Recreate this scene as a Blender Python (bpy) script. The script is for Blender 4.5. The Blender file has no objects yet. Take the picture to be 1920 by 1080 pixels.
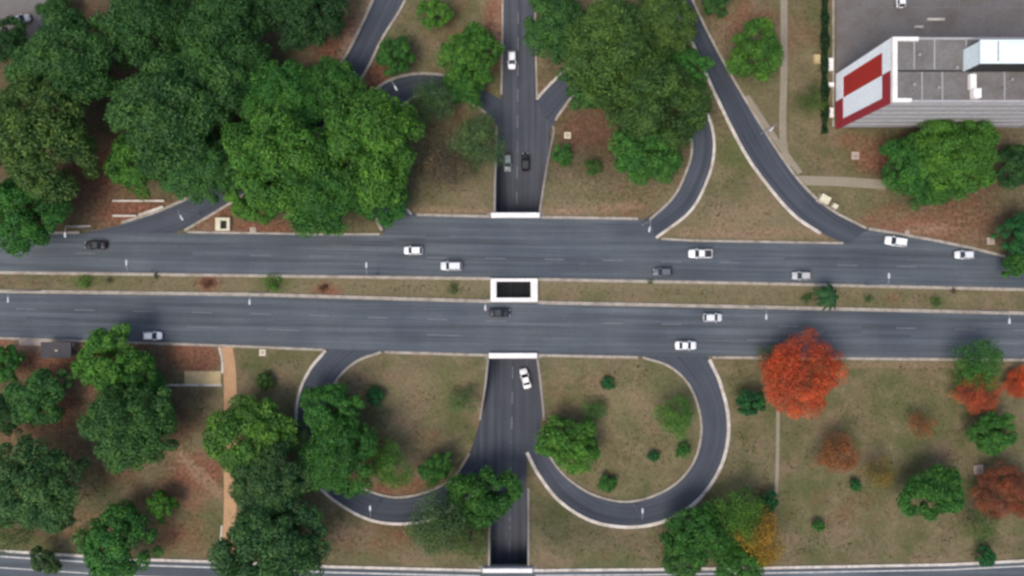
import bpy, bmesh, math, random
import numpy as np
from mathutils import Vector, Matrix

random.seed(7)
RNG = np.random.default_rng(7)
SC = bpy.context.scene
COL = SC.collection
H = 140.0          # drone height above the avenue, metres
PPM = 9.0          # photograph pixels per metre on the avenue

# ------------------------------------------------------------------ helpers
def pos(px, py, z=0.0):
    """real place (metres) of a photographed point that stands at height z"""
    k = (H - z) / H / PPM
    return ((px - 960) * k, (540 - py) * k)

def sstep(a, b, v):
    t = np.clip((v - a) / (b - a), 0, 1)
    return t * t * (3 - 2 * t)

def pxy(y):            # metres (avenue level) -> photo row
    return 540 - y * PPM

ZR_Y = [-600, -100, 0, 180, 300, 400, 670, 760, 850, 1000, 1060, 1700]
ZR_Z = [0, -1.6, -2.3, -3.6, -4.7, -5.5, -5.5, -5.2, -4.8, -5.2, -5.5, -5.5]
def zr(y):             # level of the sunken street
    return np.interp(pxy(np.asarray(y, float)), ZR_Y, ZR_Z)

def wall_mask(y):      # 1 where the banks are held at avenue level by walls
    p = pxy(np.asarray(y, float))
    n = sstep(225, 350, p) * (1 - sstep(690, 800, p))
    s = sstep(925, 1040, p)
    return np.maximum(n, s)

def S(x, y):           # level of the banks
    x = np.asarray(x, float)
    a = np.abs(x - 0.4)
    f = 1 - sstep(7.2, 42.0, a)
    return zr(y) * (1 - wall_mask(y)) * f

E_Y = [-800, 195, 232, 300, 350, 405, 545, 665, 720, 770, 800, 860, 920, 1060, 1800]
E_L = [934, 933, 932, 931, 930, 929, 925, 918, 912, 904, 899, 914, 919, 919, 919]
E_R = [1004, 1008, 1040, 1026, 1017, 1009, 1005, 1005, 1012, 1018, 1020, 1000, 990, 989, 989]
def eL(y): return (np.interp(pxy(np.asarray(y, float)), E_Y, E_L) - 960) / PPM
def eR(y): return (np.interp(pxy(np.asarray(y, float)), E_Y, E_R) - 960) / PPM

def Z(x, y):           # level of whatever surface lies there
    x = np.asarray(x, float); y = np.asarray(y, float)
    inside = (x > eL(y) - 0.02) & (x < eR(y) + 0.02)
    return np.where(inside, zr(y), S(x, y))

def ground_point(px, py, zf=Z):
    z = 0.0
    for _ in range(3):
        x, y = pos(px, py, z)
        z = float(zf(x, y))
    return x, y, z

def mesh_obj(name, verts, faces, m, parent=None, smooth=False, uv=None):
    me = bpy.data.meshes.new(name)
    me.from_pydata([tuple(v) for v in verts], [], [tuple(f) for f in faces])
    if m: me.materials.append(m)
    if smooth:
        me.polygons.foreach_set('use_smooth', [True] * len(me.polygons))
    if uv is not None:
        L = me.uv_layers.new(name='UVMap')
        idx = np.zeros(len(me.loops), int); me.loops.foreach_get('vertex_index', idx)
        L.data.foreach_set('uv', np.asarray(uv, float)[idx].ravel())
    me.update()
    o = bpy.data.objects.new(name, me); COL.objects.link(o)
    if parent: o.parent = parent
    return o

class MB:
    """collects simple solids for ONE mesh"""
    def __init__(s): s.v = []; s.f = []
    def add(s, v, f):
        b = len(s.v); s.v += [tuple(p) for p in v]; s.f += [tuple(i + b for i in q) for q in f]
    def box(s, x0, x1, y0, y1, z0, z1):
        s.add([(x0,y0,z0),(x1,y0,z0),(x1,y1,z0),(x0,y1,z0),(x0,y0,z1),(x1,y0,z1),(x1,y1,z1),(x0,y1,z1)],
              [(3,2,1,0),(4,5,6,7),(0,1,5,4),(1,2,6,5),(2,3,7,6),(3,0,4,7)])
    def bbox(s, x0, x1, y0, y1, z0, z1, c=0.03):   # box with a chamfered top
        v = [(x0,y0,z0),(x1,y0,z0),(x1,y1,z0),(x0,y1,z0),(x0,y0,z1-c),(x1,y0,z1-c),(x1,y1,z1-c),(x0,y1,z1-c),
             (x0+c,y0+c,z1),(x1-c,y0+c,z1),(x1-c,y1-c,z1),(x0+c,y1-c,z1)]
        s.add(v, [(3,2,1,0),(8,9,10,11),(0,1,5,4),(1,2,6,5),(2,3,7,6),(3,0,4,7),(4,5,9,8),(5,6,10,9),(6,7,11,10),(7,4,8,11)])
    def tube(s, pts, rad, n=8, cap=True):
        pts = [Vector(p) for p in pts]
        if not hasattr(rad, '__len__'): rad = [rad] * len(pts)
        rings = []
        for i, p in enumerate(pts):
            d = (pts[min(i+1, len(pts)-1)] - pts[max(i-1, 0)]).normalized()
            a = d.orthogonal().normalized() if abs(d.z) < .9 else d.cross(Vector((0.13,1,0))).normalized()
            b = d.cross(a).normalized()
            rings.append([p + (a*math.cos(t) + b*math.sin(t)) * rad[i] for t in [2*math.pi*k/n for k in range(n)]])
        v = [q for r in rings for q in r]; f = []
        for i in range(len(pts)-1):
            for k in range(n):
                f.append((i*n+k, i*n+(k+1)%n, (i+1)*n+(k+1)%n, (i+1)*n+k))
        if cap:
            f.append(tuple(range(n))[::-1]); f.append(tuple((len(pts)-1)*n+k for k in range(n)))
        s.add(v, f)
    def disc_solid(s, cx, cy, z0, z1, r, n=20):
        s.tube([(cx,cy,z0),(cx,cy,z1)], r, n)
    def quad_slab(s, q, t=0.03):
        q = [Vector(p) for p in q]
        nrm = (q[1]-q[0]).cross(q[2]-q[0]).normalized() * t
        v = q + [p - nrm for p in q]
        s.add(v, [(0,1,2,3),(7,6,5,4),(0,4,5,1),(1,5,6,2),(2,6,7,3),(3,7,4,0)])
    def build(s, name, m, parent=None, smooth=False):
        return mesh_obj(name, s.v, s.f, m, parent, smooth)

def tag(o, label=None, cat=None, group=None, kind=None):
    if label: o['label'] = label
    if cat: o['category'] = cat
    if group: o['group'] = group
    if kind: o['kind'] = kind
    return o

def empty(name, loc=(0,0,0), rz=0):
    o = bpy.data.objects.new(name, None); COL.objects.link(o)
    o.location = loc; o.rotation_euler = (0,0,rz); o.empty_display_size = .3
    return o

KIDS = {}
def kids(o):
    return [c for c in COL.objects if c.parent == o]
def copy_tree(o, parent=None):
    if o.name not in KIDS: KIDS[o.name] = kids(o)
    c = o.copy(); COL.objects.link(c); c.parent = parent
    ks = KIDS[o.name]
    for ch in ks: copy_tree(ch, c)
    return c
def set_color(o, c):
    o.color = c
    for ch in o.children: set_color(ch, c)

def smooth_line(pts, step=8.0):
    """Catmull-Rom through the points, evenly resampled"""
    P = np.array(pts, float)
    P = np.vstack([2*P[0]-P[1], P, 2*P[-1]-P[-2]])
    out = []
    for i in range(1, len(P)-2):
        p0, p1, p2, p3 = P[i-1], P[i], P[i+1], P[i+2]
        for t in np.linspace(0, 1, 16, endpoint=False):
            out.append(.5*((2*p1)+(-p0+p2)*t+(2*p0-5*p1+4*p2-p3)*t*t+(-p0+3*p1-3*p2+p3)*t**3))
    out.append(P[-2]); out = np.array(out)
    d = np.r_[0, np.cumsum(np.linalg.norm(np.diff(out, axis=0), axis=1))]
    n = max(2, int(d[-1]/step)+1)
    s = np.linspace(0, d[-1], n)
    return np.c_[np.interp(s, d, out[:,0]), np.interp(s, d, out[:,1])]

def resample(L, n):
    d = np.r_[0, np.cumsum(np.linalg.norm(np.diff(L, axis=0), axis=1))]
    s = np.linspace(0, d[-1], n)
    return np.c_[np.interp(s, d, L[:,0]), np.interp(s, d, L[:,1])]

# ------------------------------------------------------------------ materials
def new_mat(name):
    m = bpy.data.materials.new(name); m.use_nodes = True
    nt = m.node_tree; b = nt.nodes['Principled BSDF']
    return m, nt, b
def N(nt, t, **kw):
    n = nt.nodes.new(t)
    for k, v in kw.items():
        if k in n.inputs.keys(): n.inputs[k].default_value = v
        else: setattr(n, k, v)
    return n
def noise(nt, scale, detail=4, vec=None, rough=.55):
    n = N(nt, 'ShaderNodeTexNoise'); n.inputs['Scale'].default_value = scale
    n.inputs['Detail'].default_value = detail; n.inputs['Roughness'].default_value = rough
    if vec is not None: nt.links.new(vec, n.inputs['Vector'])
    return n
def ramp(nt, fac, stops):
    r = N(nt, 'ShaderNodeValToRGB'); e = r.color_ramp.elements
    while len(e) < len(stops): e.new(.5)
    for i, (p, c) in enumerate(stops):
        e[i].position = p; e[i].color = (*c, 1) if len(c) == 3 else c
    nt.links.new(fac, r.inputs['Fac']); return r
def mix(nt, fac, a, b, mode='MIX'):
    n = N(nt, 'ShaderNodeMix', data_type='RGBA', blend_type=mode)
    for sock, v in ((n.inputs[0], fac), (n.inputs[6], a), (n.inputs[7], b)):
        if hasattr(v, 'links') or hasattr(v, 'is_linked'): nt.links.new(v, sock)
        else: sock.default_value = v if not isinstance(v, tuple) else (*v, 1)
    return n.outputs[2]
def math_(nt, op, a, b=None, clamp=False):
    n = N(nt, 'ShaderNodeMath', operation=op); n.use_clamp = clamp
    for i, v in enumerate((a, b)):
        if v is None: continue
        if hasattr(v, 'is_linked'): nt.links.new(v, n.inputs[i])
        else: n.inputs[i].default_value = v
    return n.outputs[0]

def plain(name, c, rough=.6, var=.15, scale=2.0, metal=0.0, bump=0.0):
    m, nt, b = new_mat(name)
    tc = N(nt, 'ShaderNodeTexCoord')
    n = noise(nt, scale, 5, tc.outputs['Object'])
    lo = tuple(v*(1-var) for v in c); hi = tuple(min(1, v*(1+var)) for v in c)
    r = ramp(nt, n.outputs['Fac'], [(.3, lo), (.7, hi)])
    nt.links.new(r.outputs['Color'], b.inputs['Base Color'])
    b.inputs['Roughness'].default_value = rough; b.inputs['Metallic'].default_value = metal
    if bump:
        bp = N(nt, 'ShaderNodeBump', Strength=bump, Distance=.03)
        nt.links.new(n.outputs['Fac'], bp.inputs['Height']); nt.links.new(bp.outputs['Normal'], b.inputs['Normal'])
    return m

def asphalt(name, c, worn):
    m, nt, b = new_mat(name)
    uv = N(nt, 'ShaderNodeUVMap'); geo = N(nt, 'ShaderNodeNewGeometry')
    mp = N(nt, 'ShaderNodeMapping'); mp.inputs['Scale'].default_value = (.02, .9, 1)
    nt.links.new(uv.outputs['UV'], mp.inputs['Vector'])
    streak = noise(nt, 1.0, 3, mp.outputs['Vector'])
    mp2 = N(nt, 'ShaderNodeMapping'); mp2.inputs['Scale'].default_value = (.05, 2.6, 1)
    nt.links.new(uv.outputs['UV'], mp2.inputs['Vector'])
    streak2 = noise(nt, 1.0, 2, mp2.outputs['Vector'])
    patch = noise(nt, .06, 5, geo.outputs['Position'])
    grain = noise(nt, 3.5, 3, geo.outputs['Position'])
    lo = tuple(v*.66 for v in c); hi = tuple(v*1.40 for v in c)
    col = ramp(nt, streak.outputs['Fac'], [(.3, lo), (.7, hi)]).outputs['Color']
    p = ramp(nt, patch.outputs['Fac'], [(.35, (.76,.79,.83)), (.65, (1.2,1.17,1.12))]).outputs['Color']
    col = mix(nt, 1.0, col, p, 'MULTIPLY')
    s2 = ramp(nt, streak2.outputs['Fac'], [(.35, (.86,.86,.86)), (.65, (1.12,1.12,1.12))]).outputs['Color']
    col = mix(nt, .7, col, s2, 'MULTIPLY')
    g = ramp(nt, grain.outputs['Fac'], [(.3, (.88,)*3), (.7, (1.1,)*3)]).outputs['Color']
    col = mix(nt, 1.0, col, g, 'MULTIPLY')
    # old repaired cracks
    vo = N(nt, 'ShaderNodeTexVoronoi', feature='DISTANCE_TO_EDGE'); vo.inputs['Scale'].default_value = .11
    nz = noise(nt, 2.5, 2, geo.outputs['Position'])
    va = N(nt, 'ShaderNodeVectorMath', operation='MULTIPLY_ADD')
    nt.links.new(nz.outputs['Color'], va.inputs[0]); va.inputs[1].default_value = (.8,.8,.8); nt.links.new(geo.outputs['Position'], va.inputs[2])
    nt.links.new(va.outputs[0], vo.inputs['Vector'])
    cr = ramp(nt, vo.outputs['Distance'], [(0.0, (.86,.86,.87)), (.012, (1,1,1))]).outputs['Color']
    col = mix(nt, worn, col, cr, 'MULTIPLY')
    nt.links.new(col, b.inputs['Base Color'])
    b.inputs['Roughness'].default_value = .82
    return m

def concrete(name, c, dirt=(.16,.13,.10), amount=.45, scale=.5):
    m, nt, b = new_mat(name)
    geo = N(nt, 'ShaderNodeNewGeometry')
    n1 = noise(nt, scale, 6, geo.outputs['Position'], .7)
    n2 = noise(nt, 3.0, 4, geo.outputs['Position'])
    f = ramp(nt, n1.outputs['Fac'], [(.42, (0,0,0)), (.72, (1,1,1))]).outputs['Color']
    ff = math_(nt, 'MULTIPLY', f, amount)
    col = mix(nt, ff, c, dirt)
    g = ramp(nt, n2.outputs['Fac'], [(.3, (.85,)*3), (.7, (1.12,)*3)]).outputs['Color']
    col = mix(nt, 1.0, col, g, 'MULTIPLY')
    nt.links.new(col, b.inputs['Base Color']); b.inputs['Roughness'].default_value = .85
    return m

def leaf_mat(name, low=(.50,.56,.55), q=(.75,.78,.78), high=(1.85,1.6,1.3)):
    """colour of the whole crown from the object's own colour; leaf to leaf variation from a mesh attribute"""
    m, nt, b = new_mat(name)
    oi = N(nt, 'ShaderNodeObjectInfo'); at = N(nt, 'ShaderNodeAttribute'); at.attribute_name = 'leaf_tone'
    k = ramp(nt, at.outputs['Fac'], [(0, low), (.25, q), (.5, (1,1,1)), (1, high)]).outputs['Color']
    col = mix(nt, 1.0, oi.outputs['Color'], k, 'MULTIPLY')
    geo = N(nt, 'ShaderNodeNewGeometry')
    n = noise(nt, .35, 3, geo.outputs['Position'])
    k2 = ramp(nt, n.outputs['Fac'], [(.3, (.75,.84,.95)), (.7, (1.28,1.16,.95))]).outputs['Color']
    col = mix(nt, 1.0, col, k2, 'MULTIPLY')
    nt.links.new(col, b.inputs['Base Color']); b.inputs['Roughness'].default_value = .6
    b.inputs['Specular IOR Level'].default_value = .3
    tr = N(nt, 'ShaderNodeBsdfTranslucent'); nt.links.new(col, tr.inputs['Color'])
    ms = N(nt, 'ShaderNodeMixShader'); ms.inputs[0].default_value = .34
    nt.links.new(b.outputs[0], ms.inputs[1]); nt.links.new(tr.outputs[0], ms.inputs[2])
    nt.links.new(ms.outputs[0], nt.nodes['Material Output'].inputs['Surface'])
    return m

def paint_mat(name):
    m, nt, b = new_mat(name)
    oi = N(nt, 'ShaderNodeObjectInfo'); geo = N(nt, 'ShaderNodeTexCoord')
    n = noise(nt, 1.3, 4, geo.outputs['Object'])
    k = ramp(nt, n.outputs['Fac'], [(.3, (.88,)*3), (.7, (1.04,)*3)]).outputs['Color']
    nt.links.new(mix(nt, 1.0, oi.outputs['Color'], k, 'MULTIPLY'), b.inputs['Base Color'])
    b.inputs['Roughness'].default_value = .45; b.inputs['Coat Weight'].default_value = .12
    return m

M = dict(
    avenue=asphalt('avenue_asphalt', (.065,.078,.092), .6),
    loop=asphalt('loop_asphalt', (.042,.050,.066), .35),
    street=asphalt('street_asphalt', (.052,.057,.071), .3),
    patch=asphalt('patched_asphalt', (.058,.069,.084), .2),
    yard=concrete('yard_paving', (.145,.134,.129), (.105,.080,.064), .9, .16),
    kerb=concrete('kerb_concrete', (.36,.32,.27), (.15,.115,.075), .85, .5),
    kerbw=concrete('kerb_limewashed', (.58,.53,.47), (.22,.17,.12), .8, .5),
    white=concrete('white_painted_concrete', (.82,.79,.76), (.42,.38,.34), .35, .35),
    wall=concrete('retaining_concrete', (.26,.235,.215), (.13,.09,.07), .6, .3),
    deck=concrete('deck_concrete', (.2,.19,.18), (.1,.08,.07), .5, .3),
    path=concrete('footpath_concrete', (.43,.26,.135), (.27,.14,.085), .5, .3),
    slab=concrete('slab_sand', (.48,.37,.19), (.22,.15,.08), .5, .4),
    pale=concrete('pale_path', (.25,.215,.16), (.17,.145,.09), .6, .25),
    mark=concrete('worn_road_paint', (.17,.175,.185), (.085,.09,.105), .9, 1.1),
    markw=concrete('white_road_paint', (.52,.52,.5), (.16,.16,.17), .55, .8),
    roof=concrete('roof_membrane', (.160,.152,.147), (.105,.088,.076), .9, .3),
    bwhite=concrete('facade_white', (.90,.95,.99), (.74,.79,.85), .3, .4),
    bred=concrete('facade_red', (.42,.020,.014), (.26,.03,.02), .5, .4),
    bred2=concrete('facade_deep_red', (.34,.022,.036), (.23,.03,.03), .5, .4),
    bgrey=concrete('facade_grey', (.36,.35,.36), (.27,.265,.27), .5, .4),
    tank=concrete('tank_house_paint', (.72,.82,.85), (.55,.62,.64), .25, .5),
    bglass=plain('window_strip_blinds', (.33,.335,.35), .6, .1),
    glass=plain('dark_glass', (.015,.02,.026), .12, .2),
    paint=paint_mat('car_paint'),
    tyre=plain('tyre_rubber', (.018,.018,.019), .8),
    rim=plain('wheel_rim', (.35,.36,.38), .35, .1, 3, .8),
    lampw=plain('headlight_lens', (.65,.68,.7), .15, .05),
    lampr=plain('tail_light_lens', (.35,.01,.01), .2, .1),
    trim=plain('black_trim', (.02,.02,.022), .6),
    galv=plain('galvanised_steel', (.26,.265,.27), .5, .12, 4),
    head=plain('lamp_housing', (.52,.53,.54), .4, .06),
    bark=plain('bark', (.10,.075,.055), .9, .35, 3, 0, .5),
    leaf=leaf_mat('leaves'),
    flower=leaf_mat('flame_leaves', (.30,1.5,.8), (.62,.95,.85), (1.35,2.3,1.4)),
    hole=plain('opening_black', (.01,.01,.011), .8),
    shelter=concrete('shelter_roof_grey', (.045,.043,.05), (.07,.055,.05), .5, .6),
    cream=concrete('cream_concrete', (.62,.58,.42), (.4,.33,.22), .4, .9),
    pinkc=concrete('pinkish_concrete', (.42,.33,.28), (.28,.18,.14), .5, .9),
)

# ------------------------------------------------------------------ terrain
# ground cover: (photo x, photo y, radius x, radius y, amount) of bare red earth / green grass / sandy dry grass / dark brown ground, mostly under trees
RED = [(1500,60,60,80,.45),(1440,190,40,60,.3),(1600,260,50,20,.6),(950,520,900,10,.1),(1180,400,120,14,.5),(1130,720,60,30,.3),(800,830,60,50,.4),(1200,950,80,20,.3),(1430,900,30,60,.3),(560,960,60,40,.5),(180,700,50,60,.8),(120,600,40,20,.5),(320,930,100,60,.6),(120,980,120,40,.5),(1580,950,120,60,.4),(1660,780,40,30,.3),(60,660,130,55,1),(180,640,140,40,.9),(360,665,70,45,1),(330,780,80,80,.6),(110,770,90,80,.7),(250,400,100,35,1),(180,330,90,80,.8),
       (430,400,120,30,.8),(640,100,55,110,1),(690,150,50,40,1),(860,300,60,60,.3),(870,120,80,160,.45),(930,30,30,90,1),(1180,370,110,40,.4),(1110,230,70,60,.7),
       (690,860,90,60,.55),(740,920,120,25,.7),(720,1010,110,40,.55),(370,890,70,50,.9),(330,1000,70,60,.6),(230,880,130,50,.45),(140,850,80,50,.5),
       (1400,40,80,60,.6),(1720,430,140,50,.8),(1640,290,50,40,.9),(1800,400,100,60,.7),(1290,355,40,60,.4),(390,530,30,20,.9),(610,545,35,20,.8),
       (60,530,120,16,.35),(1490,565,80,20,.3),(1350,850,60,60,.2),(1600,960,90,60,.25),(770,740,110,60,.25),(1240,830,80,60,.15),(1420,50,160,120,.35),
       (1680,560,20,22,.5),(1150,1030,140,30,.3),(940,340,40,60,.2),(800,330,50,60,.3),(40,820,100,40,.6),(230,330,40,60,.8),(480,425,160,18,.8)]
GREEN = [(1380,290,40,50,.8),(160,530,60,14,.8),(515,530,40,22,.9),(860,530,60,12,.5),(1640,540,120,14,.3),(1760,565,60,14,.5),(860,740,60,80,.55),(720,800,60,120,.3),(1250,780,120,120,.2),
         (1100,760,80,70,.2),(1130,890,110,50,.25),(1390,850,40,130,.35),(1700,760,220,140,.55),(1650,900,260,140,.35),(1500,1030,200,40,.3),(1520,200,35,60,.5),(1300,440,40,10,.5),
         (820,990,90,50,.7),(400,1000,80,50,.55),(560,950,90,60,.5),(270,900,60,30,.35),(600,1000,60,60,.4),(1050,1000,80,60,.3),(1220,700,80,40,.2),(1080,520,60,10,.3),(880,240,80,70,.4),
         (1410,160,60,60,.1),(720,80,90,80,.4),(1070,700,60,40,.3),(500,690,70,50,.35),(1580,300,80,50,.4),(60,1010,120,50,.4)]
SAND = [(800,740,90,80,.55),(1180,760,110,90,.55),(1230,880,80,50,.4),(1130,330,100,60,.6),(870,370,80,30,.5),(1060,680,100,12,.5),(1400,420,150,50,1),(1250,390,120,60,.6),(1110,390,120,25,.8),(960,535,1100,22,.8),(1300,560,400,18,.6),(560,545,300,12,.6),(780,760,90,70,.35),(1150,1010,180,40,.35),
        (1420,210,50,100,.45),(1600,370,90,40,.35),(820,394,70,14,.7),(800,665,120,10,.5),(1100,672,100,10,.5),(1700,680,240,10,.5),(1180,670,60,12,.5),(1240,800,60,60,.25),(560,690,70,30,.5)]
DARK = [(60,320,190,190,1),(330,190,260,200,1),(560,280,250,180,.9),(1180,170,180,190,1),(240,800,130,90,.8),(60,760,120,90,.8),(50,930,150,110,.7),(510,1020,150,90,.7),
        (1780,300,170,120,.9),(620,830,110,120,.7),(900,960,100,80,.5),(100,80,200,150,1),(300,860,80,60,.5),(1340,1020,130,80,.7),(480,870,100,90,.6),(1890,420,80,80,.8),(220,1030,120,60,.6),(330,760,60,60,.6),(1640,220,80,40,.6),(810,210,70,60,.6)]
TRACK = [(325+90*t, 842+88*t, 13, 13, 1) for t in np.linspace(0,1,14)] + [(690-85*t, 20+150*t, 20, 20, .9) for t in np.linspace(-.3,1,16)] + [(930, y, 10, 14, .8) for y in range(-40,70,12)] + \
        [(1580-300*t, 435+3*t, 20, 14, .7) for t in np.linspace(0,1,16)] + [(780+130*t, 394, 14, 8, .8) for t in np.linspace(0,1,12)] + [(1020+170*t, 396-12*t*t, 16, 10, .8) for t in np.linspace(0,1,12)] + \
        [(1370+2*t, 400+20*t, 70, 18, .6) for t in (0,1)] + [(1600+320*t, 684+2*t, 20, 8, .7) for t in np.linspace(0,1,18)] + [(30+110*t, 650, 20, 16, .8) for t in np.linspace(0,1,8)] + [(1740,430,60,14,.8),(1420,395,60,22,.6)]
def blobs(px, py, L):
    out = np.zeros_like(px)
    for x, y, rx, ry, a in L:
        out = np.maximum(out, a*np.exp(-(((px-x)/rx)**2 + ((py-y)/ry)**2)*.9))
    return out

def ground_mat():
    m, nt, b = new_mat('dry_grass_ground')
    geo = N(nt, 'ShaderNodeNewGeometry'); P = geo.outputs['Position']
    A = {}
    for k in ('earth', 'green', 'sandy', 'dark_ground', 'track'):
        a = N(nt, 'ShaderNodeAttribute'); a.attribute_name = k; A[k] = a.outputs['Fac']
    big = noise(nt, .045, 6, P, .62); mid = noise(nt, .22, 6, P, .62); fine = noise(nt, 1.4, 5, P, .6); tuft = noise(nt, 4.0, 3, P, .6)
    col = ramp(nt, mid.outputs['Fac'], [(.30, (.096,.086,.041)), (.5, (.137,.117,.065)), (.70, (.190,.151,.089))]).outputs['Color']
    g0 = ramp(nt, big.outputs['Fac'], [(.42, (0,)*3), (.68, (1,)*3)]).outputs['Color']
    col = mix(nt, math_(nt, 'MULTIPLY', g0, .5), col, (.078,.096,.037))
    def masked(attr, n, lo=.30, k=1.2):
        v = math_(nt, 'SUBTRACT', math_(nt, 'MULTIPLY', attr, 1.7), math_(nt, 'MULTIPLY', n, 1.5))
        return math_(nt, 'MULTIPLY_ADD' if False else 'ADD', math_(nt, 'MULTIPLY', v, k), lo, True)
    # stray bare patches
    sp = noise(nt, .13, 5, P, .65)
    spm = ramp(nt, sp.outputs['Fac'], [(.49, (0,)*3), (.64, (1,)*3)]).outputs['Color']
    col = mix(nt, math_(nt, 'MULTIPLY', spm, .65), col, (.190,.126,.086))
    sg = noise(nt, .09, 6, P, .7)
    sgm = ramp(nt, sg.outputs['Fac'], [(.52, (0,)*3), (.66, (1,)*3)]).outputs['Color']
    col = mix(nt, math_(nt, 'MULTIPLY', sgm, .6), col, (.076,.088,.034))
    col = mix(nt, math_(nt, 'MULTIPLY', masked(A['sandy'], mid.outputs['Fac']), .8), col, (.178,.145,.088))
    col = mix(nt, math_(nt, 'MULTIPLY', masked(A['green'], mid.outputs['Fac']), .8), col, (.080,.098,.030))
    ecol = ramp(nt, fine.outputs['Fac'], [(.3, (.146,.060,.038)), (.7, (.235,.108,.069))]).outputs['Color']
    col = mix(nt, math_(nt, 'MULTIPLY', masked(A['earth'], mid.outputs['Fac']), .92), col, ecol)
    tcol = ramp(nt, fine.outputs['Fac'], [(.3, (.205,.130,.085)), (.7, (.27,.18,.122))]).outputs['Color']
    col = mix(nt, math_(nt, 'MULTIPLY', masked(A['track'], mid.outputs['Fac']), .85), col, tcol)
    dark_mask = math_(nt, 'MULTIPLY', masked(A['dark_ground'], fine.outputs['Fac']), .6)
    col = mix(nt, dark_mask, col, (.072,.038,.026))
    f1 = ramp(nt, fine.outputs['Fac'], [(.3, (.78,)*3), (.7, (1.2,)*3)]).outputs['Color']
    col = mix(nt, 1.0, col, f1, 'MULTIPLY')
    f2 = ramp(nt, tuft.outputs['Fac'], [(.35, (.84,.86,.8)), (.62, (1.09,1.08,1.08))]).outputs['Color']
    col = mix(nt, 1.0, col, f2, 'MULTIPLY')
    nt.links.new(col, b.inputs['Base Color']); b.inputs['Roughness'].default_value = .95
    b.inputs['Specular IOR Level'].default_value = .15
    bp = N(nt, 'ShaderNodeBump', Strength=.5, Distance=.12)
    nt.links.new(math_(nt, 'ADD', fine.outputs['Fac'], tuft.outputs['Fac']), bp.inputs['Height']); nt.links.new(bp.outputs['Normal'], b.inputs['Normal'])
    return m

def build_ground():
    far = np.array([115, 125, 140, 165, 200, 260, 350, 500, 800, 1300], float)
    us = np.r_[-far[::-1], np.arange(-110, 110.1, 1.0), far]
    ys = np.r_[-np.r_[66, 70, 76, 84, 96, 115, 150, 220, 400, 800, 1300][::-1], np.arange(-65, 65.1, .9), np.r_[66, 70, 76, 84, 96, 115, 150, 220, 400, 800, 1300]]
    vs, fs = [], []
    def grid(xcols):           # xcols: (ny, nx)
        b = sum(len(v) for v in vs); ny, nx = xcols.shape
        Y = np.repeat(ys[:, None], nx, 1)
        return b, xcols, Y
    L = eL(ys); R = eR(ys)
    def add(X, zf):
        ny, nx = X.shape; Y = np.repeat(ys[:, None], nx, 1)
        base = sum(len(v) for v in vs)
        Zv = zf(X, Y)
        vs.append(np.c_[X.ravel(), Y.ravel(), Zv.ravel()])
        i, j = np.meshgrid(np.arange(ny-1), np.arange(nx-1), indexing='ij')
        a = (base + i*nx + j).ravel()
        fs.append(np.c_[a, a+1, a+nx+1, a+nx])
    ul = us[us < -8.5]; ur = us[us > 8.5]
    tl = np.linspace(0, 1, 5)
    XL = np.hstack([np.repeat(ul[None], len(ys), 0), -8 + (L[:, None]+8)*tl[None]])
    XR = np.hstack([R[:, None] + (8-R[:, None])*tl[None], np.repeat(ur[None], len(ys), 0)])
    XM = L[:, None] + (R-L)[:, None]*np.linspace(0, 1, 9)[None]
    add(XL, lambda x, y: S(x, y)); add(XM, lambda x, y: zr(y)+0*x-.10*(wall_mask(y) > .02)); add(XR, lambda x, y: S(x, y))
    V = np.vstack(vs); F = np.vstack(fs)
    o = mesh_obj('ground', V.tolist(), F.tolist(), ground_mat(), smooth=True)
    px = V[:,0]*PPM+960; py = 540-V[:,1]*PPM
    for k, Lst in (('earth', RED), ('green', GREEN), ('sandy', SAND), ('dark_ground', DARK), ('track', TRACK)):
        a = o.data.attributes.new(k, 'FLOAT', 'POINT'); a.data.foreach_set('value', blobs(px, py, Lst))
    return tag(o, kind='structure')
build_ground()

# ------------------------------------------------------------------ roads
def ribbon(name, A, B, m, lift, zf=Z, step=9.0, cross=6, smooth=True, kind='structure'):
    A = smooth_line(A, step) if smooth else np.array(A, float); B = smooth_line(B, step) if smooth else np.array(B, float)
    n = max(len(A), len(B)); A = resample(A, n); B = resample(B, n)
    vs, uv, fs = [], [], []
    d = 0
    for i in range(n):
        if i: d += np.linalg.norm((A[i]+B[i]-A[i-1]-B[i-1])/2)/PPM
        w = np.linalg.norm(A[i]-B[i])/PPM
        for k in range(cross+1):
            t = k/cross; p = A[i]*(1-t)+B[i]*t
            x, y, z = ground_point(p[0], p[1], zf)
            vs.append((x, y, z+lift)); uv.append((d, t*w))
    c = cross+1
    for i in range(n-1):
        for k in range(cross):
            fs.append((i*c+k, (i+1)*c+k, (i+1)*c+k+1, i*c+k+1))
    o = mesh_obj(name, vs, fs, m, smooth=True, uv=uv)
    # make the sheet face up
    if o.data.polygons[len(fs)//2].normal.z < 0:
        o.data.flip_normals()
    return tag(o, kind=kind)

def xribbon(name, top, bot, m, lift, step=14, cross=7, zf=lambda x, y: 0*x):
    xs = np.unique(np.r_[np.arange(min(p[0] for p in top), max(p[0] for p in top)+1, step), [p[0] for p in top]])
    T = np.array(top, float); Bt = np.array(bot, float)
    A = np.c_[xs, np.interp(xs, T[:,0], T[:,1])]; B = np.c_[xs, np.interp(xs, Bt[:,0], Bt[:,1])]
    o = ribbon(name, A, B, m, lift, zf, smooth=False, cross=cross)
    uvl = o.data.uv_layers[0].data
    for lp in o.data.loops:
        c = o.data.vertices[lp.vertex_index].co
        uvl[lp.index].uv = (c.x, c.y+.0166*c.x)
    return o

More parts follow.
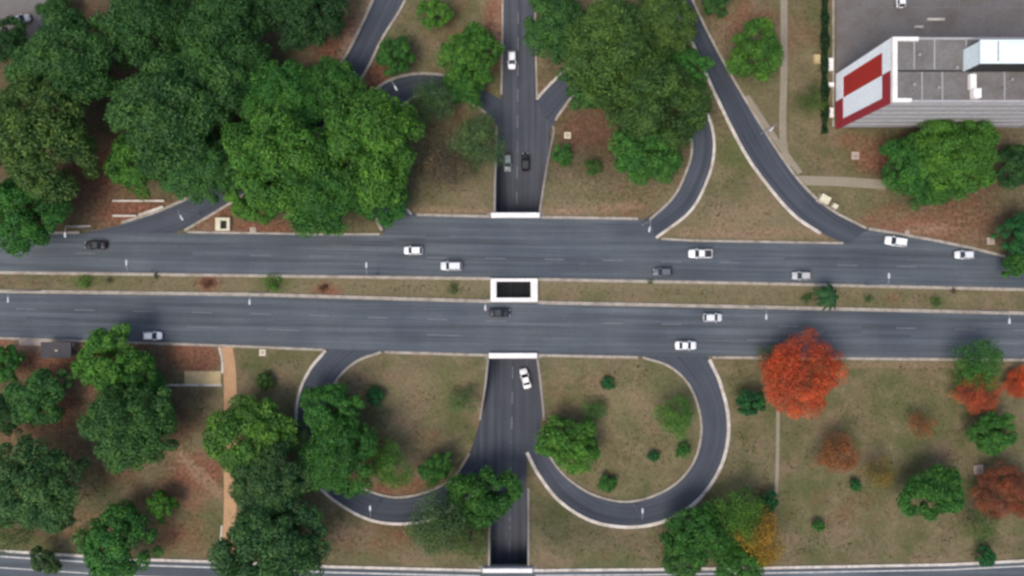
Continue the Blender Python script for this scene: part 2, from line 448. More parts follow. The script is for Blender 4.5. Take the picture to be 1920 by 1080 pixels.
NB = [(-900,494),(0,509),(480,515),(960,521),(1400,529),(1920,541),(2900,563)]
NT = [(-900,428),(0,440),(200,437),(345,437),(600,441),(722,441),(726,410),(775,404),(920,408),(1012,409),(1200,412),(1222,415),(1228,449),(1300,453),(1592,458),
      (1625,430),(1700,443),(1760,454),(1830,469),(1920,492),(2900,525)]
SB = [(-900,617),(0,632),(420,646),(612,654),(720,658),(917,664),(1007,664),(1200,668),(1330,668),(1920,673),(2900,683)]
ST = [(-900,536),(0,548),(480,554),(960,568),(1440,578),(1920,589),(2900,611)]
BT = [(-900,1000),(0,1034),(250,1050),(440,1056),(620,1064),(905,1071),(998,1071),(1250,1069),(1450,1066),(1780,1060),(1920,1053),(2900,1010)]
BB = [(p[0], p[1]+95) for p in BT]
xribbon('avenue_road', NT, NB, M['avenue'], .09)
xribbon('avenue_road', ST, SB, M['avenue'], .09)
xribbon('cross_road', BT, BB, M['avenue'], .09)

NW_A = [(735,-90),(702,0),(672,65),(645,115),(600,175),(540,240),(470,300),(395,352),(310,393),(230,420),(160,437)]
NW_B = [(790,-90),(757,0),(715,70),(685,130),(640,195),(580,265),(510,325),(425,382),(345,430),(280,446),(220,452)]
NWL_O = [(945,190),(905,168),(850,145),(790,138),(740,147),(705,168),(675,208),(660,262),(665,320),(690,375),(722,445)]
NWL_I = [(940,245),(912,212),(870,186),(822,174),(778,182),(745,208),(722,252),(717,310),(738,362),(790,412)]
NEL_O = [(985,210),(1003,188),(1040,150),(1080,120),(1140,100),(1210,108),(1270,140),(1313,190),(1335,240),(1338,290),(1325,340),(1293,397),(1222,452)]
NEL_I = [(1000,290),(1036,236),(1050,212),(1085,172),(1150,145),(1215,155),(1262,190),(1288,235),(1297,280),(1287,320),(1262,370),(1200,418)]
SWL_O = [(620,640),(612,655),(582,692),(562,735),(555,790),(563,850),(588,900),(630,940),(690,973),(750,982),(810,973),(862,945),(905,905),(940,850)]
SWL_I = [(760,648),(715,660),(668,678),(632,712),(612,757),(605,800),(612,850),(637,890),(682,916),(740,932),(800,922),(850,895),(880,850),(900,790)]
SEL_O = [(1318,650),(1328,672),(1350,718),(1365,780),(1362,840),(1341,895),(1300,945),(1245,977),(1180,988),(1110,977),(1050,940),(1010,890),(988,848),(970,800)]
SEL_I = [(1170,655),(1205,670),(1255,687),(1292,722),(1312,775),(1313,825),(1298,870),(1265,908),(1215,933),(1165,940),(1110,926),(1065,897),(1035,862),(1018,826),(1010,780)]
NED_A = [(1220,-90),(1258,0),(1300,80),(1340,170),(1395,280),(1440,345),(1490,402),(1540,437),(1600,464)]
NED_B = [(1262,-90),(1296,0),(1340,90),(1385,170),(1440,260),(1495,338),(1550,390),(1620,424),(1700,450)]
ribbon('slip_road', NW_A, NW_B, M['loop'], .06)
ribbon('slip_road', NED_A, NED_B, M['loop'], .06)
ribbon('loop_road', NWL_O, NWL_I, M['loop'], .05)
ribbon('loop_road', NEL_O, NEL_I, M['loop'], .05)
ribbon('loop_road', SWL_O, SWL_I, M['loop'], .05)
ribbon('loop_road', SEL_O, SEL_I, M['loop'], .05)

# the sunken street, running straight under both carriageways
def street():
    yy = np.arange(130, -135.1, -1.2)
    py = pxy(yy)
    Lp = np.interp(py, [-900,0,180,250,405,665,760,860,920,1800],[945,945,938,934,931,921,908,884,922,922])
    Rp = np.interp(py, [-900,0,180,232,300,405,665,760,800,850,920,1800],[1000,1001,1006,1038,1025,1006,1002,1015,1017,990,987,986])
    vs, uv, fs = [], [], []; c = 9
    for i, y in enumerate(yy):
        x0 = (Lp[i]-960)/PPM; x1 = (Rp[i]-960)/PPM
        if wall_mask(y) > .02: x0, x1 = eL(y)+.02, eR(y)-.02
        for k in range(c):
            x = x0+(x1-x0)*k/(c-1); zz = float(zr(y)) if (eL(y) <= x <= eR(y)) else float(S(x, y))
            vs.append((x, y, zz+.075)); uv.append((-y, x))
    for i in range(len(yy)-1):
        for k in range(c-1):
            fs.append((i*c+k, (i+1)*c+k, (i+1)*c+k+1, i*c+k+1))
    tag(mesh_obj('sunken_street', vs, fs, M['street'], smooth=True, uv=uv), kind='structure')
street()

def strip(mb, line, w, z0, z1, zf, smooth=True, step=8):
    """a kerb or line: rectangular section of width w (m) laid along the photographed line"""
    L = smooth_line(line, step) if smooth else resample(np.array(line, float), max(2, int(np.sum(np.linalg.norm(np.diff(np.array(line, float), axis=0), axis=1))/step)))
    P = [ground_point(a, b, zf) for a, b in L]
    n = len(P); v = []; f = []; c = min(.05, w*.15) if z1-z0 > .05 else 0
    for i in range(n):
        x0, y0, _ = P[max(i-1, 0)]; x1, y1, _ = P[min(i+1, n-1)]
        d = math.hypot(x1-x0, y1-y0) or 1; nx, ny = -(y1-y0)/d, (x1-x0)/d
        x, y, z = P[i]; h = w/2
        for s, zz in ((-h, z0), (-h, z1-c), (-h+c, z1), (h-c, z1), (h, z1-c), (h, z0)):
            v.append((x+nx*s, y+ny*s, z+zz))
    for i in range(n-1):
        for k in range(5):
            f.append((i*6+k, i*6+k+1, (i+1)*6+k+1, (i+1)*6+k))
    f.append(tuple(range(6))); f.append(tuple((n-1)*6+k for k in range(6))[::-1])
    mb.add(v, f)

def kerb(line, w=.55, m='kerb', zf=S, h=.2, smooth=True, name='kerb'):
    mb = MB(); strip(mb, line, w, -.12, h, zf, smooth)
    o = mb.build(name, M[m]); 
    bm = bmesh.new(); bm.from_mesh(o.data); bmesh.ops.recalc_face_normals(bm, faces=bm.faces); bm.to_mesh(o.data); bm.free()
    return tag(o, kind='structure')
def off(line, dx=0, dy=0): return [(a+dx, b+dy) for a, b in line]
def seg(line, x0, x1):
    L = np.array(line, float); xs = np.unique(np.r_[x0, L[(L[:,0] > x0) & (L[:,0] < x1)][:,0], x1])
    return [(x, float(np.interp(x, L[:,0], L[:,1]))) for x in xs]
# median kerbs (broken by the light well)
kerb(off(seg(NB,-900,919),0,2), .65, 'kerb', smooth=False); kerb(off(seg(NB,1009,2900),0,2), .65, 'kerb', smooth=False)
kerb(off(seg(ST,-900,919),0,-2), .75, 'kerb', smooth=False); kerb(off(seg(ST,1009,2900),0,-2), .75, 'kerb', smooth=False)
kerb(off(seg(NT,-900,150),0,-2), .5, 'kerb', smooth=False)
kerb(off(seg(NT,352,712),0,-2), .45, 'kerb', smooth=False)
kerb(off(seg(NT,782,918),0,-2), .6, 'kerb', smooth=False); kerb(off(seg(NT,1014,1196),0,-2), .6, 'kerb', smooth=False)
kerb(off(seg(NT,1240,1580),0,-2), .5, 'kerb', smooth=False)
kerb(off(seg(NT,1628,2900),0,-2), .6, 'kerb', smooth=False)
kerb(off(seg(SB,-900,606),0,2), .55, 'kerb', smooth=False)
kerb(off(seg(SB,722,915),0,2), .6, 'kerb', smooth=False); kerb(off(seg(SB,1009,1196),0,2), .6, 'kerb', smooth=False)
kerb(off(seg(SB,1336,2900),0,2), .6, 'kerb', smooth=False)
kerb(off(seg(BT,-900,903),0,-2), .6, 'kerbw', smooth=False); kerb(off(seg(BT,1000,2900),0,-2), .6, 'kerbw', smooth=False)
# ramp kerbs
kerb(off(NW_A[:10],-2,-2), .6, 'kerb'); kerb(off(NW_B[:9],2,2), .55, 'kerb')
kerb(off(NED_A[:-1],-2,1), .65, 'kerbw'); kerb(off(NED_B[:-2],2,-1)+[(1624,428)], .5, 'kerb')
kerb(NWL_O[1:-1]+[(716,432)], .6, 'kerb'); kerb(NWL_I[1:-1]+[(772,402)], .5, 'kerb')
kerb([(1006,186)]+NEL_O[2:-1]+[(1230,446)], .6, 'kerbw'); kerb([(1042,226)]+NEL_I[2:-1]+[(1218,412)], .55, 'kerb')
kerb([(611,657)]+SWL_O[2:-1], .62, 'kerbw'); kerb(SWL_I[1:-1], .55, 'kerb')
kerb([(1330,674)]+SEL_O[2:-1], .72, 'kerbw'); kerb(SEL_I[1:-1], .5, 'kerb')
# street kerbs where the street runs at the level of its banks
kerb([(943,-90),(942,60),(940,178)], .45, 'kerb'); kerb([(1003,-90),(1004,60),(1007,184)], .45, 'kerb')

# road markings, worn
mk = MB()
def dashes(line, w, on, gap, x0, x1, m=mk, zf=lambda x, y: 0*x, jitter=0):
    x = x0
    while x < x1:
        s = seg(line, x, min(x+on, x1))
        if random.random() > jitter: strip(m, s, w, .094, .098, zf, False, 20)
        x += on+gap
mid = lambda A, B, t: [(x, (1-t)*np.interp(x, [p[0] for p in A], [p[1] for p in A])+t*np.interp(x, [p[0] for p in B], [p[1] for p in B])) for x in range(-900, 2901, 40)]
dashes(off(NB,0,-36), .16, 38, 72, -850, 2850, jitter=.2)
dashes(mid(ST,SB,.36), .16, 38, 72, -850, 2850, jitter=.2)
dashes(mid(ST,SB,.66), .16, 60, 90, -850, 2850, jitter=.3)
tag(mk.build('lane_marking', M['mark']), kind='structure')
mk2 = MB()
strip(mk2, off(seg(BT,-300,900),0,9), .3, .094, .098, lambda x, y: 0*x, False, 20)
strip(mk2, off(seg(BT,1004,2200),0,8), .25, .094, .098, lambda x, y: 0*x, False, 20)
strip(mk2, seg(off(BT,0,30),-300,2200), .2, .094, .098, lambda x, y: 0*x, False, 20)
tag(mk2.build('edge_marking', M['markw']), kind='structure')
mk3 = MB()
for y0 in np.arange(118, -70, -5.4):
    for sx in ((0,) if not 398 < pxy(y0) < 690 else ()):
        xm, xm2 = [(float(np.interp(pxy(q), [-900,0,400,670,1080,1700], [972,972,969,962,954,954]))-960)/PPM for q in (y0, y0-2.6)]
        z0, z1 = float(zr(y0))+.081, float(zr(y0-2.6))+.081
        mk3.add([(xm-.1,y0,z0),(xm+.1,y0,z0),(xm2+.1,y0-2.6,z1),(xm2-.1,y0-2.6,z1)], [(3,2,1,0)])
tag(mk3.build('centre_marking', M['mark']), kind='structure')

for (px, py, L, W_m, r, k) in ((700,455,9,1.6,0,'loop'),(1130,440,14,1.2,0,'street'),(1060,500,6,2.2,0,'loop'),(1420,485,11,1.4,.02,'street'),(560,600,10,1.8,-.01,'loop'),(1180,628,16,1.1,-.01,'street'),
      (1580,620,8,2.2,-.01,'loop'),(330,478,7,1.7,-.01,'street'),(820,440,5,2.6,0,'street'),(1760,630,12,1.3,-.01,'street'),(90,600,9,1.4,-.02,'loop'),(1000,640,4,2.4,0,'loop')):
    (x, y), c_, s_ = pos(px, py), math.cos(r-.0166), math.sin(r-.0166)
    v = [(x+a*c_-b*s_, y+a*s_+b*c_, .098) for a, b in ((-L/2,-W_m/2),(L/2,-W_m/2+.1),(L/2-.2,W_m/2),(-L/2+.15,W_m/2-.08))]
    tag(mesh_obj('road_patch', v, [(0,1,2,3)], M['patch'], uv=[(p[0],p[1]) for p in v]), kind='structure')

# footpaths and bare concrete slabs
def path(name, line, w, m, lift=.035, smooth=True):
    mb = MB(); strip(mb, line, w, -.1, lift, S, smooth)
    o = mb.build(name, M[m])
    bm = bmesh.new(); bm.from_mesh(o.data); bmesh.ops.recalc_face_normals(bm, faces=bm.faces); bm.to_mesh(o.data); bm.free()
    return tag(o, kind='structure')
path('footpath', [(424,650),(430,690),(432,740),(431,850),(432,930),(430,990),(425,1040)], 2.7, 'path')
path('path_edging', [(411,650),(417,678),(417,700)], .5, 'kerbw', .1); path('path_edging', [(416,985),(412,1040)], .4, 'kerbw', .1)
path('concrete_slab', [(346,708),(414,708)], 2.7, 'slab', .05, False)
path('slab_edging', [(308,722),(416,722)], .45, 'kerbw', .12, False)
path('narrow_path', [(1459,770),(1458,850),(1456,925)], .75, 'pale', .04)
path('narrow_path', [(1470,-80),(1470,120),(1468,250),(1478,325)], 1.5, 'pale', .04)
path('narrow_path', [(1495,338),(1570,340),(1660,346)], 2.0, 'pale', .04)
path('gravel_verge', [(1400,180),(1450,255),(1500,325)], 1.2, 'pale', .03)

# ------------------------------------------------------------------ underpass structures
def wall_run(side, y0, y1, label):
    """retaining wall between photo rows y0 and y1"""
    yy = np.linspace((540-y0)/PPM, (540-y1)/PPM, max(3, int(abs(y1-y0)/8)))
    v, f = [], []
    for y in yy:
        if side < 0: xi = float(eL(y)); xo = xi-.45
        else: xi = float(eR(y)); xo = xi+.45
        top = float(S(xo, y))+.28; bot = float(zr(y))-.3
        for x, z in ((xi,bot),(xi,top-.04),(xi+.04*(1 if side > 0 else -1),top),(xo,top),(xo,bot)):
            v.append((x, y, z))
    n = len(yy)
    for i in range(n-1):
        for k in range(5):
            f.append((i*5+k, i*5+(k+1)%5, (i+1)*5+(k+1)%5, (i+1)*5+k))
    f.append(tuple(range(5))); f.append(tuple((n-1)*5+k for k in range(5)))
    o = mesh_obj('retaining_wall', v, f, M['wall'])
    bm = bmesh.new(); bm.from_mesh(o.data); bmesh.ops.recalc_face_normals(bm, faces=bm.faces); bm.to_mesh(o.data); bm.free()
    tag(o, label, 'retaining wall', 'retaining walls of the sunken street')
wall_run(-1, 228, 399, 'west retaining wall of the sunken street, north of the avenue by the two side-by-side cars')
wall_run(1, 228, 399, 'east retaining wall of the sunken street, north of the avenue below the small round shrubs')
wall_run(-1, 673, 796, 'west retaining wall of the sunken street, just south of the avenue parapet')
wall_run(1, 673, 796, 'east retaining wall of the sunken street, beside the white car leaving the underpass')
wall_run(-1, 928, 1061, 'dark west retaining wall at the bottom edge underpass, beside the big green tree')
wall_run(1, 928, 1061, 'dark east retaining wall at the bottom edge underpass, beside open dry grass')

def bridge(y0, y1, parapet_y, x0, x1, label, pw=1.05, back=None):
    a = empty('road_bridge', (0, (540-(y0+y1)/2)/PPM, 0)); oy = a.location.y
    tag(a, label, 'bridge')
    Y0, Y1 = (540-y0)/PPM, (540-y1)/PPM
    mb = MB(); mb.box((x0-8-960)/PPM, (x1+8-960)/PPM, Y1-oy, Y0-oy, -.95, .02)
    mb.build('deck', M['deck'], a)
    for s in (-1, 1):
        mb = MB(); e = eL if s < 0 else eR
        n = 6; v = []; f = []
        for y in np.linspace(Y0, Y1, n):
            xi = float(e(y)); xo = xi+.6*s
            for x, z in ((xi,-6.0),(xi,-.953),(xo,-.953),(xo,-6.0)): v.append((x, y-oy, z))
        for i in range(n-1):
            for k in range(4): f.append((i*4+k, i*4+(k+1)%4, (i+1)*4+(k+1)%4, (i+1)*4+k))
        f += [(0,1,2,3), tuple((n-1)*4+k for k in (3,2,1,0))]
        mb.add(v, f); o = mb.build('abutment', M['wall'], a)
        bm = bmesh.new(); bm.from_mesh(o.data); bmesh.ops.recalc_face_normals(bm, faces=bm.faces); bm.to_mesh(o.data); bm.free()
    mb = MB(); cx = (540-parapet_y)/PPM-oy
    mb.bbox((x0-960)/PPM, (x1-960)/PPM, cx-pw/2, cx+pw/2, .023, .85, .05)
    mb.build('parapet', M['white'], a)
    return a
bridge(399, 524, 404, 921, 1012, 'bridge carrying the upper avenue carriageway over the sunken street, white parapet facing north')
bridge(563, 673, 666, 917, 1007, 'bridge carrying the lower avenue carriageway over the sunken street, white parapet facing south')
bridge(1061, 1170, 1067, 905, 998, 'bridge at the bottom edge of the photo with a thin white parapet', .9)
# light well between the two carriageways
def well():
    x0, x1, y0, y1 = (920-960)/PPM, (1008-960)/PPM, (540-566)/PPM, (540-522)/PPM
    a = empty('light_well', ((x0+x1)/2, (y0+y1)/2, 0)); ox, oy = a.location.x, a.location.y
    tag(a, 'white concrete frame round the dark rectangular opening in the middle of the median', 'light well')
    ix0, ix1, iy0, iy1 = (931-960)/PPM, (995-960)/PPM, (540-558)/PPM, (540-528)/PPM
    t = .75
    for q in ((x0,ix0,y0,y1),(ix1,x1,y0,y1),(ix0,ix1,y0,iy0),(ix0,ix1,iy1,y1)):
        mb = MB(); mb.bbox(q[0]-ox, q[1]-ox, q[2]-oy, q[3]-oy, -.9, t, .04); mb.build('parapet', M['white'], a)
    mb = MB()
    for yy in np.arange(iy0+.1, iy1, .2): mb.box(ix0-ox, ix1-ox, yy-oy-.035, yy-oy+.035, -.35, -.15)
    for xx in np.arange(ix0+1.1, ix1-.3, 1.2): mb.box(xx-ox-.05, xx-ox+.05, iy0-oy, iy1-oy, -.50, -.353)
    mb.build('opening_darkener', M['hole'], a)  # made-up bars, added to darken the opening
well()

# ------------------------------------------------------------------ vehicles
def loft(stations, ring):
    v, f = [], []
    for st in stations: v += ring(*st)
    n = len(ring(*stations[0]))
    for i in range(len(stations)-1):
        for k in range(n): f.append((i*n+k, i*n+(k+1)%n, (i+1)*n+(k+1)%n, (i+1)*n+k))
    f.append(tuple(range(n))[::-1]); f.append(tuple((len(stations)-1)*n+k for k in range(n)))
    return v, f
def car_ring(x, hw, zt, zb):
    h = [(hw*.88,zb),(hw,zb+.18),(hw*1.0,zt-.27),(hw*.93,zt-.07),(hw*.62,zt)]
    return [(x,y,z) for y, z in h]+[(x,-y,z) for y, z in h[::-1]]

def make_car(kind):
    r = empty('car' if kind != 'pickup' else 'pickup_truck')
    Lh = {'hatch':1.95,'sedan':2.2,'pickup':2.45,'suv':2.2}[kind]
    top = {'hatch':1.48,'sedan':1.44,'pickup':1.72,'suv':1.7}[kind]
    hw = {'hatch':.85,'sedan':.88,'pickup':.92,'suv':.92}[kind]
    bz = {'hatch':.98,'sedan':.96,'pickup':1.12,'suv':1.1}[kind]
    st = [(-Lh,hw*.8,bz-.28,.42),(-Lh+.1,hw*.93,bz-.05,.3),(-Lh+.6,hw,bz,.24),(0,hw,bz,.22),(Lh-1.25,hw*.99,bz-.02,.22),(Lh-.55,hw*.95,bz-.1,.24),(Lh-.12,hw*.84,bz-.24,.32),(Lh,hw*.7,bz-.36,.42)]
    mb = MB(); mb.add(*loft(st, car_ring)); body = mb.build('body', M['paint'], r, True)
    # cabin: bottom and roof rectangles
    cb = {'hatch':(-Lh+.12,Lh-1.0),'sedan':(-Lh+.75,Lh-1.2),'pickup':(-.75,Lh-1.25),'suv':(-Lh+.1,Lh-1.15)}[kind]
    cr = {'hatch':(-Lh+.55,Lh-1.75),'sedan':(-Lh+1.4,Lh-1.95),'pickup':(-.5,Lh-2.0),'suv':(-Lh+.4,Lh-1.85)}[kind]
    wb, wr = hw*.9, hw*.74; zb = bz-.04; zt = top-.05
    def P(x, y, z): return Vector((x, y, z))
    def quad(x0,x1,side): pass
    # roof with its pillars
    mb = MB(); c = .1
    mb.bbox(cr[0]-.04, cr[1]+.04, -wr, wr, zt, top, .045)
    for sx, b_, t_ in ((-1,cb[0],cr[0]),(1,cb[1],cr[1])):
        for sy in (-1,1):
            mb.tube([(b_, sy*wb, zb), (t_, sy*(wr-.03), zt+.01)], .055, 6)
    xm = (cr[0]+cr[1])/2
    for sy in (-1,1): mb.tube([((cb[0]+cb[1])/2-.05, sy*wb, zb), (xm, sy*(wr-.03), zt+.01)], .05, 6)
    mb.build('roof', M['paint'], r)
    def glass(name, q):
        m_ = MB(); m_.quad_slab(q, .03); o = m_.build(name, M['glass'], r); return o
    i = .01
    glass('windscreen', [P(cb[1],-wb,zb),P(cb[1],wb,zb),P(cr[1]+.02,wr,zt),P(cr[1]+.02,-wr,zt)])
    glass('rear_window', [P(cb[0],wb,zb),P(cb[0],-wb,zb),P(cr[0]-.02,-wr,zt),P(cr[0]-.02,wr,zt)])
    glass('side_window', [P(cb[0],-wb,zb),P(cb[1],-wb,zb),P(cr[1],-wr,zt),P(cr[0],-wr,zt)])
    glass('side_window', [P(cb[1],wb,zb),P(cb[0],wb,zb),P(cr[0],wr,zt),P(cr[1],wr,zt)])
    if kind == 'pickup':
        mb = MB(); mb.box(-Lh+.22, -.86, -hw*.78, hw*.78, bz-.02, bz+.035); mb.build('cargo_bed', M['trim'], r)
        mb = MB()
        for q in ((-Lh+.1,-.8,-hw*.92,-hw*.8),(-Lh+.1,-.8,hw*.8,hw*.92),(-Lh+.1,-Lh+.2,-hw*.8,hw*.8)): mb.bbox(*q, bz-.1, bz+.16, .02)
        mb.build('bed_rail', M['paint'], r)
    ax = Lh*.62; rad = .31 if kind in ('hatch','sedan') else .37
    for sx in (-1,1):
        for sy in (-1,1):
            mb = MB(); mb.tube([(sx*ax, sy*(hw-.19), rad), (sx*ax, sy*(hw+.01), rad)], rad, 16)
            w = mb.build('wheel', M['tyre'], r)
            mb = MB(); mb.tube([(sx*ax, sy*(hw+.012), rad), (sx*ax, sy*(hw+.025), rad)], rad*.62, 12); mb.build('rim', M['rim'], w)
    for sy in (-1,1):
        mb = MB(); mb.bbox(Lh-.22, Lh-.03, sy*hw*.55-.15, sy*hw*.55+.15, bz-.42, bz-.25, .02); mb.build('headlight', M['lampw'], r)
        mb = MB(); mb.bbox(-Lh-.01, -Lh+.12, sy*hw*.66-.13, sy*hw*.66+.13, bz-.35, bz-.12, .02); mb.build('tail_light', M['lampr'], r)
        mb = MB(); mb.bbox(cb[1]-.45, cb[1]-.28, sy*(hw+.07)-.09, sy*(hw+.07)+.09, bz-.02, bz+.14, .03); mb.build('wing_mirror', M['paint'], r)
    mb = MB(); mb.bbox(Lh-.05, Lh+.03, -hw*.5, hw*.5, .36, .5, .01); mb.build('bumper', M['trim'], r)
    return r
PROTO = {}
W_ = (.84,.84,.84,1); SIL = (.42,.43,.44,1); BLK = (.012,.014,.018,1); GRY = (.10,.11,.125,1); WG = (.66,.68,.70,1); GG = (.17,.20,.195,1)
G1, G2, G3 = 'vehicles on the upper avenue carriageway', 'vehicles on the lower avenue carriageway', 'vehicles on the sunken street'
CARS = [  # photo x, y, heading in degrees (0 = right), kind, colour, label, group
    (776,470,180,'hatch',W_,'white hatchback driving above the long white-grey car, left of the light well',G1),
    (847,499,180,'suv',WG,'white-grey estate car nearest the median kerb, just left of the light well',G1),
    (1311,476,180,'pickup',W_,'white pickup truck with a black cargo bed on the upper carriageway',G1),
    (1241,510,180,'hatch',GRY,'dark grey hatchback by the median kerb, below the white pickup',G1),
    (1500,517,180,'hatch',SIL,'silver car hugging the median kerb, a little left of the palm',G1),
    (1675,453,172,'suv',W_,'white car at the end of the curving slip road, nearest its outer kerb',G1),
    (1803,478,180,'hatch',WG,'pale car farthest along the upper carriageway, near the overhanging tree at the right edge',G1),
    (183,460,180,'sedan',BLK,'black car in the tree shade at the far west of the upper carriageway',G1),
    (290,629,0,'hatch',W_,'white car half tucked beside the round tree at the lower carriageway kerb',G2),
    (1334,595,0,'hatch',WG,'white car with greyish bonnet close to the median on the lower carriageway',G2),
    (1284,647,0,'sedan',W_,'white sedan at the mouth of the lower right loop road',G2),
    (937,586,0,'sedan',BLK,'black car just below the white frame of the light well',G2),
    (985,709,105,'sedan',W_,'white car driving out of the underpass, slightly turned',G3),
    (960,114,270,'hatch',W_,'lone white car on the upper part of the sunken street',G3),
    (952,305,270,'hatch',GG,'greenish-grey car beside a black one before the underpass',G3),
    (985,305,90,'hatch',BLK,'black car beside a greenish-grey one, north of the underpass',G3),
    (1685,0,90,'hatch',W_,'white car parked at the top edge in the yard behind the apartment block',None),
    (44,40,20,'hatch',SIL,'greyish car parked on paving in the top left corner',None),
]
for px, py, hd, kind, colr, label, grp in CARS:
    if kind not in PROTO:
        o = PROTO[kind] = make_car(kind); KIDS[o.name] = kids(o)
        for c in KIDS[o.name]: KIDS[c.name] = kids(c)
    else: o = copy_tree(PROTO[kind])
    x, y, z = ground_point(px, py, Z if grp == G3 else S)
    lift = .09 if (grp in (G1, G2)) else (.075 if grp == G3 else .05)
    o.location = (x, y, z+lift)
    a = math.radians(hd)
    fx, fy = math.cos(a), math.sin(a)
    slope = (float(Z(x+fx, y+fy))-float(Z(x-fx, y-fy)))/2 if grp == G3 else 0
    o.rotation_euler = (0, -math.atan(slope), a)
    set_color(o, colr)
    tag(o, label, 'car' if kind != 'pickup' else 'pickup truck', grp)
    if grp is None and 'group' in o: del o['group']
bpy.context.view_layer.update()

# ------------------------------------------------------------------ street lamps
def make_lamp():
    r = empty('street_lamp')
    mb = MB(); mb.tube([(0,0,0),(0,0,.25)], .16, 10); mb.tube([(0,0,.25),(0,0,4),(0,0,8.7)], [.11,.09,.06], 10); mb.build('pole', M['galv'], r)
    mb = MB(); mb.tube([(0,0,8.6),(.25,0,8.9),(.8,0,9.05),(1.3,0,9.08)], .05, 8); mb.build('arm', M['galv'], r)
    mb = MB(); mb.add(*loft([(1.2,.10,9.15,9.0),(1.5,.19,9.2,8.98),(2.1,.19,9.2,8.98),(2.3,.10,9.14,9.02)], lambda x,h,t,b: [(x,h,b),(x,h,(t+b)/2),(x,h*.6,t),(x,-h*.6,t),(x,-h,(t+b)/2),(x,-h,b)]))
    mb.build('lamp_head', M['head'], r)
    return r
LAMPS = [  # photo position of the lamp head, direction of the arm, label
    (237,492,90,'street lamp over the upper carriageway, nearest the black car in the shade'),
    (687,497,90,'street lamp over the upper carriageway, left of the two white cars'),
    (1667,517,90,'street lamp over the upper carriageway, right of the palm'),
    (1437,594,-90,'street lamp over the lower carriageway, between the palm and the white car near the median'),
    (1893,602,-90,'street lamp over the lower carriageway at the far right edge'),
    (468,566,-90,'street lamp over the lower carriageway between the round tree and the light well'),
    (15,562,-90,'street lamp over the lower carriageway at the far left edge'),
    (910,577,-90,'street lamp beside the light well, next to the black car'),
    (122,440,-90,'street lamp at the upper kerb near the left edge, under overhanging trees'),
    (340,408,-60,'street lamp at the mouth of the upper left slip road'),
    (1218,430,-100,'street lamp where the upper right loop road meets the avenue'),
    (1205,958,90,'street lamp on the outside of the lower right loop road'),
    (694,953,90,'street lamp on the outside of the lower left loop road'),
    (742,165,-60,'street lamp over the upper left loop road, above the thin grey-green tree'),
    (1447,242,225,'street lamp over the straight part of the upper right slip road'),
]
lamp0 = None
for i, (px, py, ang, label) in enumerate(LAMPS):
    if lamp0 is None: lamp0 = o = make_lamp(); KIDS[o.name] = kids(o); 
    else: o = copy_tree(lamp0)
    for c in KIDS[lamp0.name]: KIDS[c.name] = []
    a = math.radians(ang); 
    z = 0.
    for _ in range(3):
        x, y = pos(px, py, z+9.1); bx, by = x-1.75*math.cos(a), y-1.75*math.sin(a); z = float(S(bx, by))
    o.location = (bx, by, z); o.rotation_euler = (0,0,a)
    tag(o, label, 'street lamp', 'street lamps along the roads')

